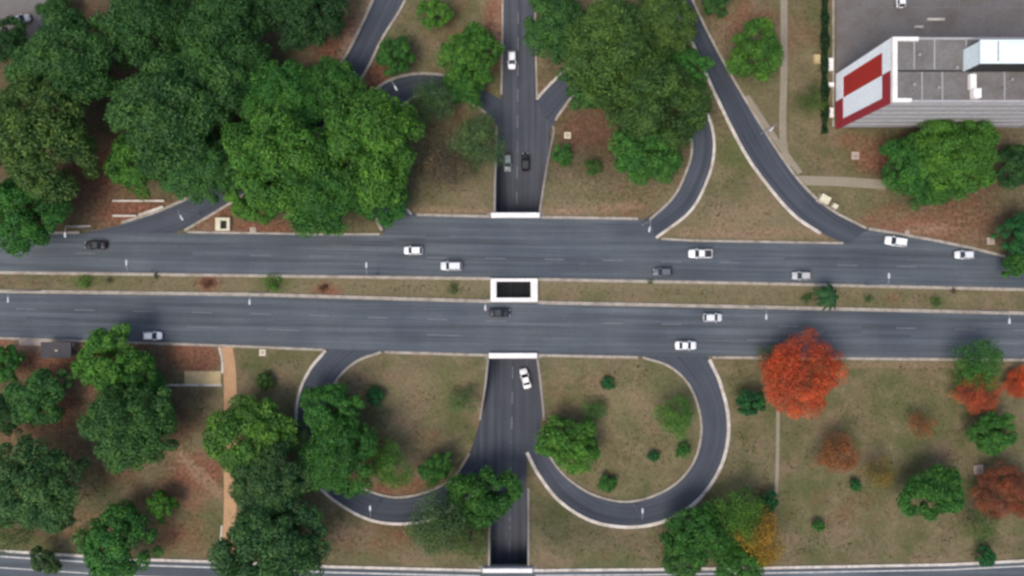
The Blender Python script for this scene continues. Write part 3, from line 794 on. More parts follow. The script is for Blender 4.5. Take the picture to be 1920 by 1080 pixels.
# ------------------------------------------------------------------ apartment block
def block():
    hz = 21.0
    X0, _ = pos(1672, 0, hz); X1 = X0+36; Y0 = pos(0, 192, hz)[1]; Y1 = pos(0, 70, hz)[1]
    a = empty('apartment_building', ((X0+X1)/2, (Y0+Y1)/2, 0)); ox, oy = a.location.x, a.location.y
    tag(a, 'apartment block with flat grey roof and red and white painted end wall', 'building')
    x0, x1, y0, y1 = X0-ox, X1-ox, Y0-oy, Y1-oy
    def part(name, m, parent=a): return (MB(), name, m, parent)
    base = 2.9
    mb = MB(); mb.box(x0+.25, x1, y0+.25, y1-.25, base, hz-.35); mb.build('wall', M['bgrey'], a)
    mb = MB(); mb.box(x0+.003, x1+.3, y0+.003, y1-.003, base-.35, base-.003); mb.build('floor_slab', M['deck'], a)
    # roof: two shallow falls to a central gutter
    ym = (Y0+Y1)/2-.1-oy
    mb = MB()
    mb.add([(x0+.2,y0+.2,hz-.05),(x1,y0+.2,hz-.05),(x1,ym-.18,hz-.22),(x0+.2,ym-.18,hz-.22)], [(0,1,2,3)])
    mb.add([(x0+.2,ym+.18,hz-.22),(x1,ym+.18,hz-.22),(x1,y1-.2,hz-.05),(x0+.2,y1-.2,hz-.05)], [(0,1,2,3)])
    mb.build('roof', M['roof'], a)
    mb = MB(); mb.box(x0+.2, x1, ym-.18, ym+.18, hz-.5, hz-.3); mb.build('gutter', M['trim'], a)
    mb = MB()
    for xx in (x0+5.4, x0+9.0, x0+14.6, x0+20.0): 
        mb.box(xx-.09, xx+.09, y0+.3, ym-.25, hz-.2, hz+.0); mb.box(xx-1.5, xx-1.3, ym+.25, y1-.3, hz-.2, hz+.0)
    mb.build('roof_joint', M['bgrey'], a)
    # parapets: white on the end wall and its returns, grey along the rest
    mb = MB(); mb.bbox(x0, x0+.85, y0, y1, hz-.34, hz+.35, .04); mb.build('parapet', M['white'], a)
    mb = MB(); mb.bbox(x0+.853, x0+4.6, y1-.7, y1, hz-.34, hz+.35, .04); mb.build('parapet', M['white'], a)
    mb = MB(); mb.bbox(x0+.853, x0+3.4, y0, y0+.7, hz-.34, hz+.35, .04); mb.build('parapet', M['white'], a)
    mb = MB(); mb.bbox(x0+4.603, x1, y1-.4, y1, hz-.34, hz+.06, .03); mb.build('parapet', M['bgrey'], a)
    mb = MB(); mb.bbox(x0+3.403, x1, y0, y0+.45, hz-.34, hz+.06, .03); mb.build('parapet', M['bgrey'], a)
    # painted end wall: counterchanged frame and panels (slabs fixed to the wall)
    b = 1.55; tz, bz = 2.75, 2.9; half = (y0+y1)/2+.05
    zb, zt = .5, hz-.345
    def slab(name, m, ya, yb, za, zc, d=.25):
        mb = MB(); mb.box(x0+.25-d, x0+.247, ya, yb, za, zc); return mb.build(name, M[m], a)
    def frame(name, m, ya, yb, inner_lo, inner_hi):
        mb = MB()
        if inner_lo is None:   # southern half: rail along the south edge
            mb.box(x0, x0+.247, ya, ya+b, zb, zt); mb.box(x0, x0+.247, ya+b, yb, zt-tz, zt); mb.box(x0, x0+.247, ya+b, yb, zb, zb+bz)
        else:
            mb.box(x0, x0+.247, yb-b, yb, zb, zt); mb.box(x0, x0+.247, ya, yb-b, zt-tz, zt); mb.box(x0, x0+.247, ya, yb-b, zb, zb+bz)
        return mb.build(name, M[m], a)
    f1 = frame('painted_frame', 'bred2', y0, half-.002, None, 1); f1['label'] = 'deep red half of the end wall frame'
    f2 = frame('painted_frame', 'bwhite', half+.002, y1, 1, None); f2['label'] = 'white half of the end wall frame'
    p1 = slab('painted_panel', 'bwhite', y0+b+.003, half-.002, zb+bz+.003, zt-tz-.003, .17); p1['label'] = 'pale blue-white panel of the end wall'
    p2 = slab('painted_panel', 'bred', half+.002, y1-b-.003, zb+bz+.003, zt-tz-.003, .17); p2['label'] = 'bright red panel of the end wall'
    # long south front: storey bands and windows
    fl = (hz-.35-base)/6
    for k in range(6):
        zf = base+k*fl
        mb = MB(); mb.bbox(x0+.26, x1, y0-.02, y0+.247, zf+.003, zf+1.95, .02); mb.build('storey_band', M['bgrey'], a)
        for j in range(12):
            xa = x0+.5+j*2.95
            mb = MB(); mb.box(xa, xa+2.75, y0+.16, y0+.248, zf+1.97, zf+fl-.02); w = mb.build('window', M['bglass'], a)
            mb = MB(); 
            for q in (0, 1.34, 2.69): mb.box(xa+q, xa+q+.06, y0+.1, y0+.158, zf+1.97, zf+fl-.02)
            mb.build('frame', M['bgrey'], w)
    # open ground floor on columns
    for j in range(7):
        for yy in (y0+1.6, y1-1.6):
            mb = MB(); mb.tube([(x0+2+j*5.4, yy, -.05), (x0+2+j*5.4, yy, base-.353)], .32, 12); mb.build('column', M['wall'], a)
    mb = MB(); mb.box(x0+9, x0+15, y0+3.5, y1-3.5, -.05, base-.353); mb.build('lobby', M['bgrey'], a)
    # rooftop water tank house and duct
    tx0 = pos(1806, 0, hz)[0]-ox; ty1 = pos(0, 74, hz+4.4)[1]-oy; ty0 = pos(0, 134, hz)[1]-oy
    mb = MB(); mb.box(tx0+.15, tx0+22, ty0+.15, ty1-.15, hz-.3, hz+4.1); t = mb.build('tank_house', M['tank'], a)
    mb = MB(); mb.bbox(tx0, tx0+22, ty0, ty1, hz+4.103, hz+4.4, .05); mb.build('lid', M['tank'], t)
    mb = MB(); mb.box(tx0+.4, tx0+21.8, ty0+.05, ty0+.148, hz-.1, hz+3.9); mb.build('dark_face', M['trim'], t)  # plain dark sheet along the south face
    mb = MB(); mb.bbox(tx0+4.0, tx0+21.5, ty0+.8, ty1-.6, hz+4.403, hz+4.7, .08); mb.build('hatch_slab', M['tank'], t)
    mb = MB(); mb.bbox(tx0+2.9, tx0+3.1, ty0+.3, ty1-.3, hz+4.403, hz+4.5, .02); mb.build('pipe', M['galv'], t)
    dx0 = pos(1820, 0, hz+.6)[0]-ox; dy1 = pos(0, 138, hz+.6)[1]-oy; dy0 = pos(0, 184, hz+.6)[1]-oy
    mb = MB(); mb.bbox(dx0, dx0+1.1, dy0+1.7, dy1, hz-.25, hz+.6, .05); mb.bbox(dx0+.35, dx0+1.75, dy0, dy0+1.697, hz-.25, hz+.9, .05); mb.build('roof_duct', M['white'], a)
    for (vx, vy) in ((1722,104),(1758,165),(1792,128),(1712,160),(1880,168),(1895,150)):
        q = pos(vx, vy, hz); mb = MB(); mb.disc_solid(q[0]-ox, q[1]-oy, hz-.25, hz+.35, .16, 10); mb.disc_solid(q[0]-ox, q[1]-oy, hz+.353, hz+.45, .28, 10); mb.build('vent_pipe', M['galv'], a)
block()

def yard():
    x0, x1 = pos(1560,0)[0], 118; y0, y1 = pos(0,262)[1], 75
    def q(name, x0, x1, y0, y1, z, m):
        n = 12; xs = np.linspace(x0,x1,n); ys = np.linspace(y0,y1,n)
        v = [(x,y,z) for y in ys for x in xs]; f = [(i*n+j,i*n+j+1,(i+1)*n+j+1,(i+1)*n+j) for i in range(n-1) for j in range(n-1)]
        return tag(mesh_obj(name, v, f, M[m]), kind='structure')
    q('paved_yard', x0+.9, x1, pos(0,240)[1], y1, .05, 'yard')
    kerb([(1562,-90),(1562,238)], .4, 'kerb', smooth=False)
    mb = MB()
    for px in range(1606, 1930, 24):
        a = pos(px, -30)[0]; mb.add([(a,pos(0,14)[1],.056),(a+.12,pos(0,14)[1],.056),(a+.12,65,.056),(a,65,.056)], [(0,1,2,3)])
    a0, a1 = pos(1606,0)[0], pos(1930,0)[0]
    mb.add([(a0,pos(0,15)[1],.058),(a1,pos(0,15)[1],.058),(a1,pos(0,15)[1]+.14,.058),(a0,pos(0,15)[1]+.14,.058)], [(0,1,2,3)])
    tag(mb.build('parking_marking', M['mark']), kind='structure')
    # paving in the far corner
    q('paved_corner', -112, pos(95,0)[0], pos(0,78)[1], 72, .05, 'yard')
yard()
def yard_wall(px0, py0, px1, py1, label, h=.7, w=.35, m='bgrey', name='low_wall'):
    (x0, y0), (x1, y1) = pos(px0, py0), pos(px1, py1)
    a = empty(name, ((x0+x1)/2, (y0+y1)/2, 0), math.atan2(y1-y0, x1-x0)); L = math.hypot(x1-x0, y1-y0)
    mb = MB(); mb.box(-L/2, L/2, -w/2, w/2, -.1, h-.1); mb.build('wall', M[m], a)
    mb = MB(); mb.bbox(-L/2-.04, L/2+.04, -w/2-.05, w/2+.05, h-.097, h, .02); mb.build('coping', M[m], a)
    tag(a, label, 'low wall'); return a
yard_wall(1736, 38, 1768, 38, 'short pale low wall in the paved yard, just above the roof of the apartment block', .6, .4, 'kerbw')
yard_wall(1713, 52, 1728, 52, 'shorter pale low wall stub in the yard, left of the longer one', .6, .35, 'kerbw')
yard_wall(214, 377, 310, 377, 'upper straight white low wall on red earth by the upper left slip road', .55, .3, 'kerbw')
yard_wall(214, 405, 258, 405, 'lower short white low wall on red earth by the upper left slip road', .55, .3, 'kerbw')
yard_wall(262, 404, 308, 388, 'slanted white low wall following the kerb of the upper left slip road', .55, .4, 'kerbw')
yard_wall(130, 425, 172, 424, 'faint grey low wall above the black car in the tree shade', .4, .3, 'kerb')

# blocks, boxes, chambers
def chamber(px, py, s, m, label, name='manhole', cat='manhole', h=.25):
    x, y, z = ground_point(px, py, S)
    a = empty(name, (x, y, z), random.uniform(-.1,.1))
    mb = MB(); mb.bbox(-s/2, s/2, -s/2, s/2, -.15, h, .04); mb.build('collar', M[m], a)
    mb = MB(); mb.disc_solid(0, 0, h+.002, h+.05, s*.3, 18); mb.build('cover', M['pinkc' if m != 'pinkc' else 'kerb'], a)
    tag(a, label, cat)
chamber(475,432,1.3,'pinkc','small pinkish square concrete manhole on the strip beside the square vent shaft')
chamber(493,661,1.35,'cream','cream square manhole by the lower carriageway, right of the sandy footpath')
chamber(1064,254,1.4,'cream','cream-yellow square manhole beside the sunken street, above the round shrubs')
chamber(1603,292,1.6,'pinkc','pale square manhole on bare earth below the apartment block')
chamber(1857,452,1.5,'pinkc','pinkish square manhole at the roadside near the right edge')
chamber(1834,880,1.9,'pinkc','pinkish square concrete manhole in the grass between two red trees')
chamber(1700,436,.9,'pinkc','tiny pale manhole on the kerb beside the white car on the slip road')
def vent_shaft():
    x, y = pos(417, 420, .8); a = empty('vent_shaft', (x, y, 0))
    tag(a, 'square pale concrete shaft with a dark opening on the traffic island', 'vent shaft')
    for q in ((-1.5,-.45,-1.35,1.35),(.85,1.5,-1.35,1.35),(-.447,.847,-1.35,-.95),(-.447,.847,.75,1.35)):
        mb = MB(); mb.bbox(*q, -.2, .8, .04); mb.build('rim_wall', M['cream'], a)
    mb = MB(); mb.box(-.45,.85,-.95,.75,-.1,.25); mb.build('opening_darkener', M['hole'], a)  # solid black block that makes the shaft opening look dark
vent_shaft()
def cabinet(px, py, L, W, h, rz, label):
    x, y = pos(px, py, h); a = empty('utility_cabinet', (x, y, 0), rz); tag(a, label, 'utility box')
    mb = MB(); mb.bbox(-L/2-.2, L/2+.2, -W/2-.2, W/2+.2, -.15, .12, .02); mb.build('plinth', M['kerb'], a)
    mb = MB(); mb.box(-L/2, L/2, -W/2, W/2, .123, h-.1); c = mb.build('housing', M['cream'], a)
    mb = MB(); mb.bbox(-L/2-.08, L/2+.08, -W/2-.08, W/2+.08, h-.097, h, .03); mb.build('lid', M['cream'], a)
    for s in (-.25,.25):
        mb = MB(); mb.box(s*L-.2*L, s*L+.2*L, -W/2-.02, -W/2-.003, .25, h-.25); mb.build('door', M['kerbw'], a)
cabinet(1548, 373, 1.9, 1.4, 1.4, -.5, 'bright cream utility box beside the curve of the upper right slip road')
cabinet(1567, 386, .9, .7, .8, -.5, 'small cream box just below the larger cream utility box')
for px, py, L, W, lab in ((1556,122,1.0,2.6,'tall white concrete planter block at the foot of the end wall, nearest the top'),
                     (1556,160,1.3,.9,'small white planter block at the foot of the end wall, between the two others'),
                     (1557,212,.9,2.0,'white planter block at the foot of the end wall, beside its red corner'),
                     (1530,112,1.3,1.9,'sandy orange planter block on the grass left of the end wall')):
    x, y = pos(px, py); a = empty('planter', (x, y, 0)); tag(a, lab, 'planter')
    m = 'white' if 'white' in lab else 'slab'
    for q in ((-L/2,-L/2+.14,-W/2,W/2),(L/2-.14,L/2,-W/2,W/2),(-L/2+.143,L/2-.143,-W/2,-W/2+.14),(-L/2+.143,L/2-.143,W/2-.14,W/2)):
        mb = MB(); mb.bbox(*q, -.05, .6, .02); mb.build('side', M[m], a)
    mb = MB(); mb.box(-L/2+.143, L/2-.143, -W/2+.143, W/2-.143, -.05, .5); mb.build('fill', M[m if m == 'slab' else 'pale' if L > 1.4 else 'white'], a)
def shelter():
    x, y = pos(105, 657, 2.5); a = empty('bus_shelter', (x, y, 0)); tag(a, 'small bus shelter with a dark flat roof on red earth by the lower carriageway', 'bus shelter')
    mb = MB(); mb.bbox(-3.1,3.1,-1.6,1.7,2.35,2.55,.04); rf = mb.build('roof', M['shelter'], a)
    mb = MB(); mb.bbox(-.1,.5,-.2,.2,2.553,2.75,.03); mb.build('roof_vent', M['kerbw'], rf)
    for sx in (-2.7,2.7):
        for sy in (-1.2,1.3): mb = MB(); mb.tube([(sx,sy,-.05),(sx,sy,2.347)], .08, 8); mb.build('post', M['wall'], a)
    mb = MB(); mb.box(-2.6,2.6,-1.3,-1.22,.3,2.0); mb.build('back_panel', M['wall'], a)
    mb = MB(); mb.bbox(-2.2,2.2,-1.1,-.65,.4,.48,.02); mb.box(-2,-1.85,-1.05,-.7,-.05,.398); mb.box(1.85,2,-1.05,-.7,-.05,.398); mb.build('bench', M['kerb'], a)
shelter()
path('shelter_platform', [(36,640),(140,643)], 1.6, 'pinkc', .06, False)

# ------------------------------------------------------------------ trees
def leaf_mesh(name, R, hgt, nclump, nleaf, leaf, flat=.55, seed=0, mat='leaf', gap=0.0, csize=1.0, inner=.25):
    """crown: many leaf-sized faces gathered in clumps through a broad dome of radius R, from z=hgt*.4 to hgt"""
    g = np.random.default_rng(seed)
    cz = hgt*.55; vr = hgt*.42
    ph = g.uniform(0, 6.28, 4); am = g.uniform(.04, .11, 4)
    C, CR = [], []
    while len(C) < nclump:
        th = g.uniform(0, 2*math.pi); u = g.uniform(0, 1)
        rmax = R*(1 + sum(am[k]*math.sin((k+2)*th+ph[k]) for k in range(4)))
        if g.uniform() < inner: rr = rmax*math.sqrt(g.uniform(0, .8)); zz = cz + vr*g.uniform(-.5, .4)
        else:
            rr = rmax*math.sqrt(u)*(1.0-.07*csize**2); dome = math.sqrt(max(0, 1-(rr/rmax)**2))
            zz = cz + vr*dome*g.uniform(.72, 1.02) - vr*.35*(rr/rmax)**2
        if g.uniform() < gap*math.exp(-((math.sin(th*2+ph[0])+.4)**2)*2): continue
        C.append((rr*math.cos(th), rr*math.sin(th), zz)); CR.append(R*g.uniform(.13, .24)*csize)
    C = np.array(C); CR = np.array(CR)
    tone_c = np.clip(g.normal(.5, .16, nclump), 0, 1)
    ci = np.repeat(np.arange(nclump), nleaf); n = len(ci)
    d = g.normal(size=(n, 3)); d[:, 2] = np.where(d[:, 2] < 0, d[:, 2]*.5+.15, d[:, 2]); d /= np.linalg.norm(d, axis=1)[:, None]
    rad = CR[ci]*np.power(g.uniform(.25, 1.05, n), .5)
    p = C[ci] + d*rad[:, None]*np.array([1, 1, flat+.2])
    nrm = d + g.normal(scale=.55, size=(n, 3)); nrm[:, 2] += .35; nrm /= np.linalg.norm(nrm, axis=1)[:, None]
    t = np.cross(nrm, g.normal(size=(n, 3))); t /= np.linalg.norm(t, axis=1)[:, None]
    b = np.cross(nrm, t)
    L = leaf*g.uniform(.6, 1.35, n)[:, None]; Wd = L*g.uniform(.45, .7, n)[:, None]
    V = np.stack([p-t*L*.5, p+b*Wd*.5, p+t*L*.5, p-b*Wd*.5], 1).reshape(-1, 3)
    V[:, 2] = np.maximum(V[:, 2], hgt*.12)
    me = bpy.data.meshes.new(name)
    me.vertices.add(4*n); me.vertices.foreach_set('co', V.ravel())
    me.loops.add(4*n); me.loops.foreach_set('vertex_index', np.arange(4*n))
    me.polygons.add(n); me.polygons.foreach_set('loop_start', np.arange(0, 4*n, 4))
    a = me.attributes.new('leaf_tone', 'FLOAT', 'POINT')
    tone = np.clip(tone_c[ci] + g.normal(scale=.23, size=n), 0, 1)
    a.data.foreach_set('value', np.repeat(tone, 4))
    me.materials.append(M[mat]); me.update(calc_edges=True); me.validate()
    return me
def trunk_mesh(name, R, hgt, seed=0, limbs=6, thick=None):
    g = random.Random(seed); mb = MB(); t = thick or max(.05, R*.045)
    fork = hgt*.3
    mb.tube([(0,0,-.25),(0,0,.15),(g.uniform(-.1,.1)*t,0,fork*.6),(0,0,fork)], [t*1.5,t*1.1,t*.95,t*.8], 9)
    for k in range(limbs):
        a = 6.283*k/limbs+g.uniform(-.3,.3); rr = R*g.uniform(.5,.75); z1 = hgt*g.uniform(.6,.75)
        p1 = (math.cos(a)*rr*.35, math.sin(a)*rr*.35, fork+(z1-fork)*.55); p2 = (math.cos(a)*rr, math.sin(a)*rr, z1)
        mb.tube([(0,0,fork-.1*t),p1,p2], [t*.55,t*.36,t*.1], 6)
        for s in (-1,1):
            b = a+s*g.uniform(.4,.8); q = (p1[0]+math.cos(b)*rr*.5, p1[1]+math.sin(b)*rr*.5, z1*g.uniform(.95,1.1))
            mb.tube([p1, ((p1[0]+q[0])/2,(p1[1]+q[1])/2,(p1[2]+q[2])/2+.1*R*.2), q], [t*.28,t*.2,t*.06], 5)
    o = mb.build(name, M['bark'], None, True); me = o.data; bpy.data.objects.remove(o); return me

KINDS = {}   # kind -> list of (crown mesh, trunk mesh, radius, height)
def kind(k, R, hgt, nclump, nleaf, leaf, n=2, **kw):
    KINDS[k] = [(leaf_mesh('crown', R, hgt, nclump, nleaf, leaf, seed=hash_(k)+i, **kw), trunk_mesh('trunk', R, hgt, hash_(k)+i), R, hgt) for i in range(n)]
def hash_(s): return sum(ord(c)*(i+3) for i, c in enumerate(s))
kind('big', 9.5, 14, 130, 330, .50, 5)
kind('mid', 6.0, 9, 95, 210, .42, 6, csize=1.05)
kind('small', 3.0, 5, 60, 150, .32, 4, csize=1.15)
kind('shrub', 1.5, 1.9, 36, 110, .20, 3, csize=1.45)
kind('tuft', 1.5, .9, 26, 34, .17, 3, csize=1.6)
kind('thin', 6.0, 8.5, 70, 110, .33, 2, gap=.15, csize=1.6)
kind('airy', 4.0, 6, 60, 60, .24, 2, gap=.15, csize=1.7)
kind('flame', 8.0, 8.5, 120, 260, .29, 4, flat=.35, gap=.15, csize=1.2, mat='flower')

# leaf colours
HZ = (.046,.082,.034,1); DG = (.033,.069,.021,1); BG = (.041,.083,.027,1); MG = (.036,.090,.020,1); LG = (.055,.110,.020,1); YG = (.066,.118,.022,1)
OG = (.050,.072,.020,1); TG = (.055,.080,.038,1); EG = (.018,.072,.028,1); RD = (.47,.066,.026,1); RD2 = (.25,.060,.034,1); ORG = (.20,.088,.030,1); OCH = (.16,.122,.022,1)
DK = (.022,.052,.018,1); DRY = (.095,.088,.055,1)
GA, GB, GC, GD = 'trees of the upper left grove', 'trees of the upper right grove', 'trees south of the avenue on the left', 'trees south of the avenue on the right'
TREES = [
 (6,70,44,'mid',DK,'very dark tree standing in for deep shade at the left edge below the paved corner',GA),  # added tree, its dark leaf colour stands in for deep shade
 (100,22,34,'mid',BG,'small crown overhanging the right side of the paved top left corner',GA), # photo x, y, crown radius in photo px, kind, colour, label, group
 (60,255,112,'big',OG,'broad olive-green tree at the left edge, above the shaded black car',GA),
 (35,395,82,'big',MG,'darker green tree at the left edge whose crown overhangs the upper carriageway',GA),
 (62,132,52,'mid',BG,'bluish green tree near the left edge, below the very dark one',GA),
 (140,100,95,'big',BG,'large bluish green tree right of the paved top left corner',GA),
 (275,35,88,'big',DG,'dark tree at the top edge, right of the large bluish green one',GA),
 (415,50,92,'big',DG,'dark tree at the top edge, in the middle of the upper left grove',GA),
 (565,15,80,'big',DK,'very dark tree at the top edge beside the upper left slip road',GA),
 (405,125,85,'big',BG,'mid green tree with a brighter right shoulder in the heart of the grove',GA),
 (320,205,118,'big',DG,'largest dark tree of the upper left grove, above the white low walls',GA),
 (255,300,62,'mid',LG,'yellowish green tree on the lower left flank of the grove by the red earth gap',GA),
 (370,310,75,'big',BG,'dull green tree behind the mouth of the upper left slip road',GA),
 (530,180,78,'big',MG,'mid green tree on the upper flank of the bright broad tree group',GA),
 (620,165,62,'mid',MG,'small crown at the top right of the bright broad tree group by the slip road',GA),
 (520,290,112,'big',LG,'bright green broad tree hanging over the upper left slip road end',GA),
 (690,275,105,'big',LG,'bright green broad tree over the upper left loop road',GA),
 (605,360,85,'big',MG,'green tree hanging low over the traffic island beside the avenue',GA),
 (470,370,52,'mid',LG,'yellow-green low crown at the left end of the traffic island',GA),
 (720,370,52,'mid',MG,'dark green crown where the upper left loop road meets the avenue',GA),
 (740,102,38,'small',MG,'small round green tree between the slip road and the upper left loop road',None),
 (812,22,32,'small',LG,'small bright green tree at the top edge, left of the sunken street',None),
 (882,100,58,'mid',LG,'bright green tree beside the lone white car on the sunken street',None),
 (870,160,40,'mid',MG,'darker green tree below the bright one, over the upper left loop road',None),
 (808,190,48,'thin',TG,'thin grey-green tree in the mouth of the upper left loop road',None),
 (898,262,55,'thin',TG,'sparse dull green tree beside the sunken street, above the greenish-grey car',None),
 (832,322,48,'airy',DRY,'dry greyish nearly leafless tree above the upper carriageway',None),
 (1050,45,72,'big',DG,'dark green tree at the top edge, right next to the sunken street',GB),
 (1150,95,102,'big',OG,'big olive green tree in the middle of the upper right grove',GB),
 (1240,40,70,'big',OG,'olive green tree at the top edge beside the upper right slip road',GB),
 (1110,150,60,'mid',DG,'dark green tree over the join of the upper right loop road',GB),
 (1235,185,96,'big',OG,'large olive tree over the inner side of the upper right loop road',GB),
 (1215,285,66,'mid',MG,'greener round tree at the lower end of the upper right grove',GB),
 (1290,130,48,'mid',MG,'tree at the right flank of the grove, touching the slip road',GB),
 (1345,2,28,'small',DG,'small dark tree at the top edge, right of the slip road',None),
 (1420,92,56,'mid',LG,'lone fresh green tree between the slip road and the narrow path',None),
 (1522,190,30,'airy',OG,'faint olive bush on the grass left of the painted end wall',None),
 (1800,288,80,'big',LG,'bright green tree standing against the long front of the apartment block',None),
 (1708,305,56,'mid',MG,'green tree left of the bright one, below the apartment block',None),
 (1750,352,40,'mid',MG,'smaller green crown below the pair of trees by the apartment block',None),
 (1917,438,42,'mid',EG,'deep green tree at the right edge overhanging the upper carriageway',None),
 (1914,494,30,'small',MG,'low green tree at the right edge touching the median end of the carriageway',None),
 (1905,310,42,'mid',DK,'dark tree at the right edge in the shade of the apartment block',None),
 (203,674,68,'mid',LG,'round bright green tree at the kerb of the lower carriageway, beside the white car',GC),
 (250,712,50,'mid',MG,'green crown attached to the lower right of the round bright kerbside tree',GC),
 (240,800,90,'big',BG,'dense bluish dark green tree directly below the bright kerbside one',GC),
 (8,685,36,'small',MG,'small green tree at the left edge below the bus shelter',GC),
 (68,745,58,'mid',BG,'mid green tree near the left edge, below and left of the bus shelter',GC),
 (12,775,38,'mid',DK,'dark tree at the left edge beneath the mid green one',GC),
 (48,915,96,'big',HZ,'wide dull bluish green tree at the lower left edge',GC),
 (215,1025,74,'mid',MG,'dense green tree overlapping the cross road at the bottom left',GC),
 (80,1052,28,'small',TG,'small thin tree standing at the bottom left roadside',GC),
 (20,1005,40,'airy',OG,'faint olive bush at the lower left edge above the cross road',GC),
 (302,950,30,'small',LG,'small vivid green tree left of the lower end of the sandy footpath',GC),
 (345,760,36,'airy',DRY,'faint grey dry bush beneath the sandy slab',GC),
 (462,822,84,'mid',YG,'bright yellow-green tree overlapping the sandy footpath',GC),
 (505,905,78,'big',HZ,'dull green tree below the yellow-green one',GC),
 (550,820,36,'thin',TG,'thin grey-green crown between the yellow-green tree and the lower left loop road',GC),
 (500,1035,104,'big',HZ,'large dull green tree at the bottom edge over the cross road',GC),
 (620,770,58,'mid',MG,'green tree on the upper inside of the lower left loop road',GC),
 (635,860,76,'big',MG,'larger green tree covering the left bend of the lower left loop road',GC),
 (730,872,48,'thin',LG,'loose light green tree inside the lower left loop',GC),
 (815,880,32,'small',MG,'small green tree on the inner kerb of the lower left loop',GC),
 (905,935,66,'mid',MG,'round green tree leaning over the sunken street near the bottom',GC),
 (820,985,66,'thin',TG,'sparse grey-green tree on the outer side of the lower left loop',GC),
 (880,1020,42,'airy',OG,'sparse olive tree between the cross road and the sunken street',GC),
 (705,745,20,'shrub',EG,'small dark green shrub in the upper part of the lower left loop',None),
 (868,752,32,'airy',TG,'faint grey-green bush on the bank right inside the lower left loop',None),
 (495,715,18,'shrub',OG,'small olive shrub on the grass between the footpath and the lower left loop',None),
 (1070,835,58,'mid',LG,'light green tree at the lower left of the right loop interior',GD),
 (1030,825,30,'airy',TG,'thin crown beside the sunken street, left of the light green tree',GD),
 (1113,770,28,'airy',MG,'loose green bush above the light green tree in the right loop',GD),
 (1140,720,14,'shrub',EG,'tiny dark shrub near the avenue in the right loop',None),
 (1265,780,42,'thin',LG,'soft light green tree against the inner right kerb of the right loop',GD),
 (1140,905,20,'shrub',MG,'green shrub near the bottom inner kerb of the right loop',None),
 (1226,856,12,'shrub',EG,'small dark shrub in the lower right of the right loop interior',None),
 (1280,846,15,'shrub',MG,'olive shrub near the right inner kerb of the right loop',None),
 (1508,702,80,'flame',RD,'vivid orange-red flame tree beside the lower carriageway',GD),
 (1450,670,32,'airy',OG,'thin olive crown at the upper left of the vivid flame tree',GD),
 (1410,755,28,'small',EG,'small dark green tree below left of the vivid flame tree',GD),
 (1310,1005,62,'mid',MG,'green tree on the outside of the right loop near the bottom',GD),
 (1285,1050,42,'mid',BG,'bluish green tree at the bottom edge below the right loop',GD),
 (1385,972,58,'thin',YG,'yellow-green loose tree right of the green ones near the bottom',GD),
 (1425,1005,56,'thin',(.26,.17,.02,1),'ochre yellow tree beside the line of the narrow path near the bottom',GD),
 (1390,1060,48,'mid',MG,'green tree at the bottom edge under the ochre one',GD),
 (1443,942,20,'small',EG,'small dark green bush at the lower end of the narrow path',GD),
 (1838,685,52,'thin',MG,'loose green tree at the right kerb of the lower carriageway',GD),
 (1840,738,44,'flame',(.33,.06,.03,1),'red tree just below the loose green kerbside tree',GD),
 (1915,718,30,'flame',RD,'red tree cut by the right edge, nearest the avenue',GD),
 (1868,812,44,'mid',MG,'green tree above the red tree at the lower right edge',GD),
 (1752,928,58,'mid',MG,'dark green tree alone in the lower right field',GD),
 (1890,925,58,'flame',RD2,'dull red tree at the lower right edge',GD),
 (1575,850,42,'thin',ORG,'orange-brown sparse tree in the middle of the lower right field',GD),
 (1650,888,34,'airy',OCH,'faint ochre bush right of the orange-brown tree',GD),
 (1730,800,28,'airy',ORG,'very faint brownish bush in the upper part of the lower right field',GD),
 (1603,910,13,'shrub',EG,'small dark green shrub just below the orange-brown tree',None),
 (1536,986,13,'shrub',MG,'small green shrub alone in the lower part of the right field',None),
 (1850,1045,20,'small',EG,'small dark tree at the kerb of the cross road near the right corner',None),
 (1840,985,36,'airy',OG,'faint olive bush between the red tree and the cross road',None),
 (1055,290,21,'shrub',MG,'rounder left shrub of the pair beside the sunken street',None),
 (1110,314,18,'shrub',OG,'smaller right shrub of the pair beside the sunken street',None),
 (160,527,15,'tuft',YG,'yellow-green shrub in the median near the left end','shrubs in the median'),
 (205,526,8,'tuft',DRY,'tiny brown shrub in the median, right of the yellow-green one','shrubs in the median'),
 (293,516,8,'tuft',DRY,'tiny brown shrub on the upper kerb of the median','shrubs in the median'),
 (390,532,13,'tuft',(.11,.06,.03,1),'reddish brown shrub in the median','shrubs in the median'),
 (512,530,20,'tuft',LG,'largest green shrub in the median, left half','shrubs in the median'),
 (607,541,12,'tuft',(.10,.065,.03,1),'brown shrub in the median right of the large green one','shrubs in the median'),
 (850,540,13,'tuft',OG,'olive shrub in the median just left of the light well','shrubs in the median'),
 (1220,528,7,'tuft',DG,'tiny dark shrub in the median below the dark grey car','shrubs in the median'),
 (1515,560,14,'tuft',OG,'olive shrub in the median left of the palm','shrubs in the median'),
 (1630,560,10,'tuft',OG,'low olive shrub in the median right of the palm','shrubs in the median'),
 (1755,565,12,'tuft',MG,'green shrub in the median near the right end','shrubs in the median'),
 (1788,546,8,'tuft',DRY,'small brown shrub in the median farthest to the right','shrubs in the median'),
]
def leaf_lift(c):
    g = 1.85 if c[1] > c[0]*1.15 else 1.2
    return (c[0]*1.28+.004, c[1]*g+.005, c[2]*1.28+.008, 1)
cnt = {}
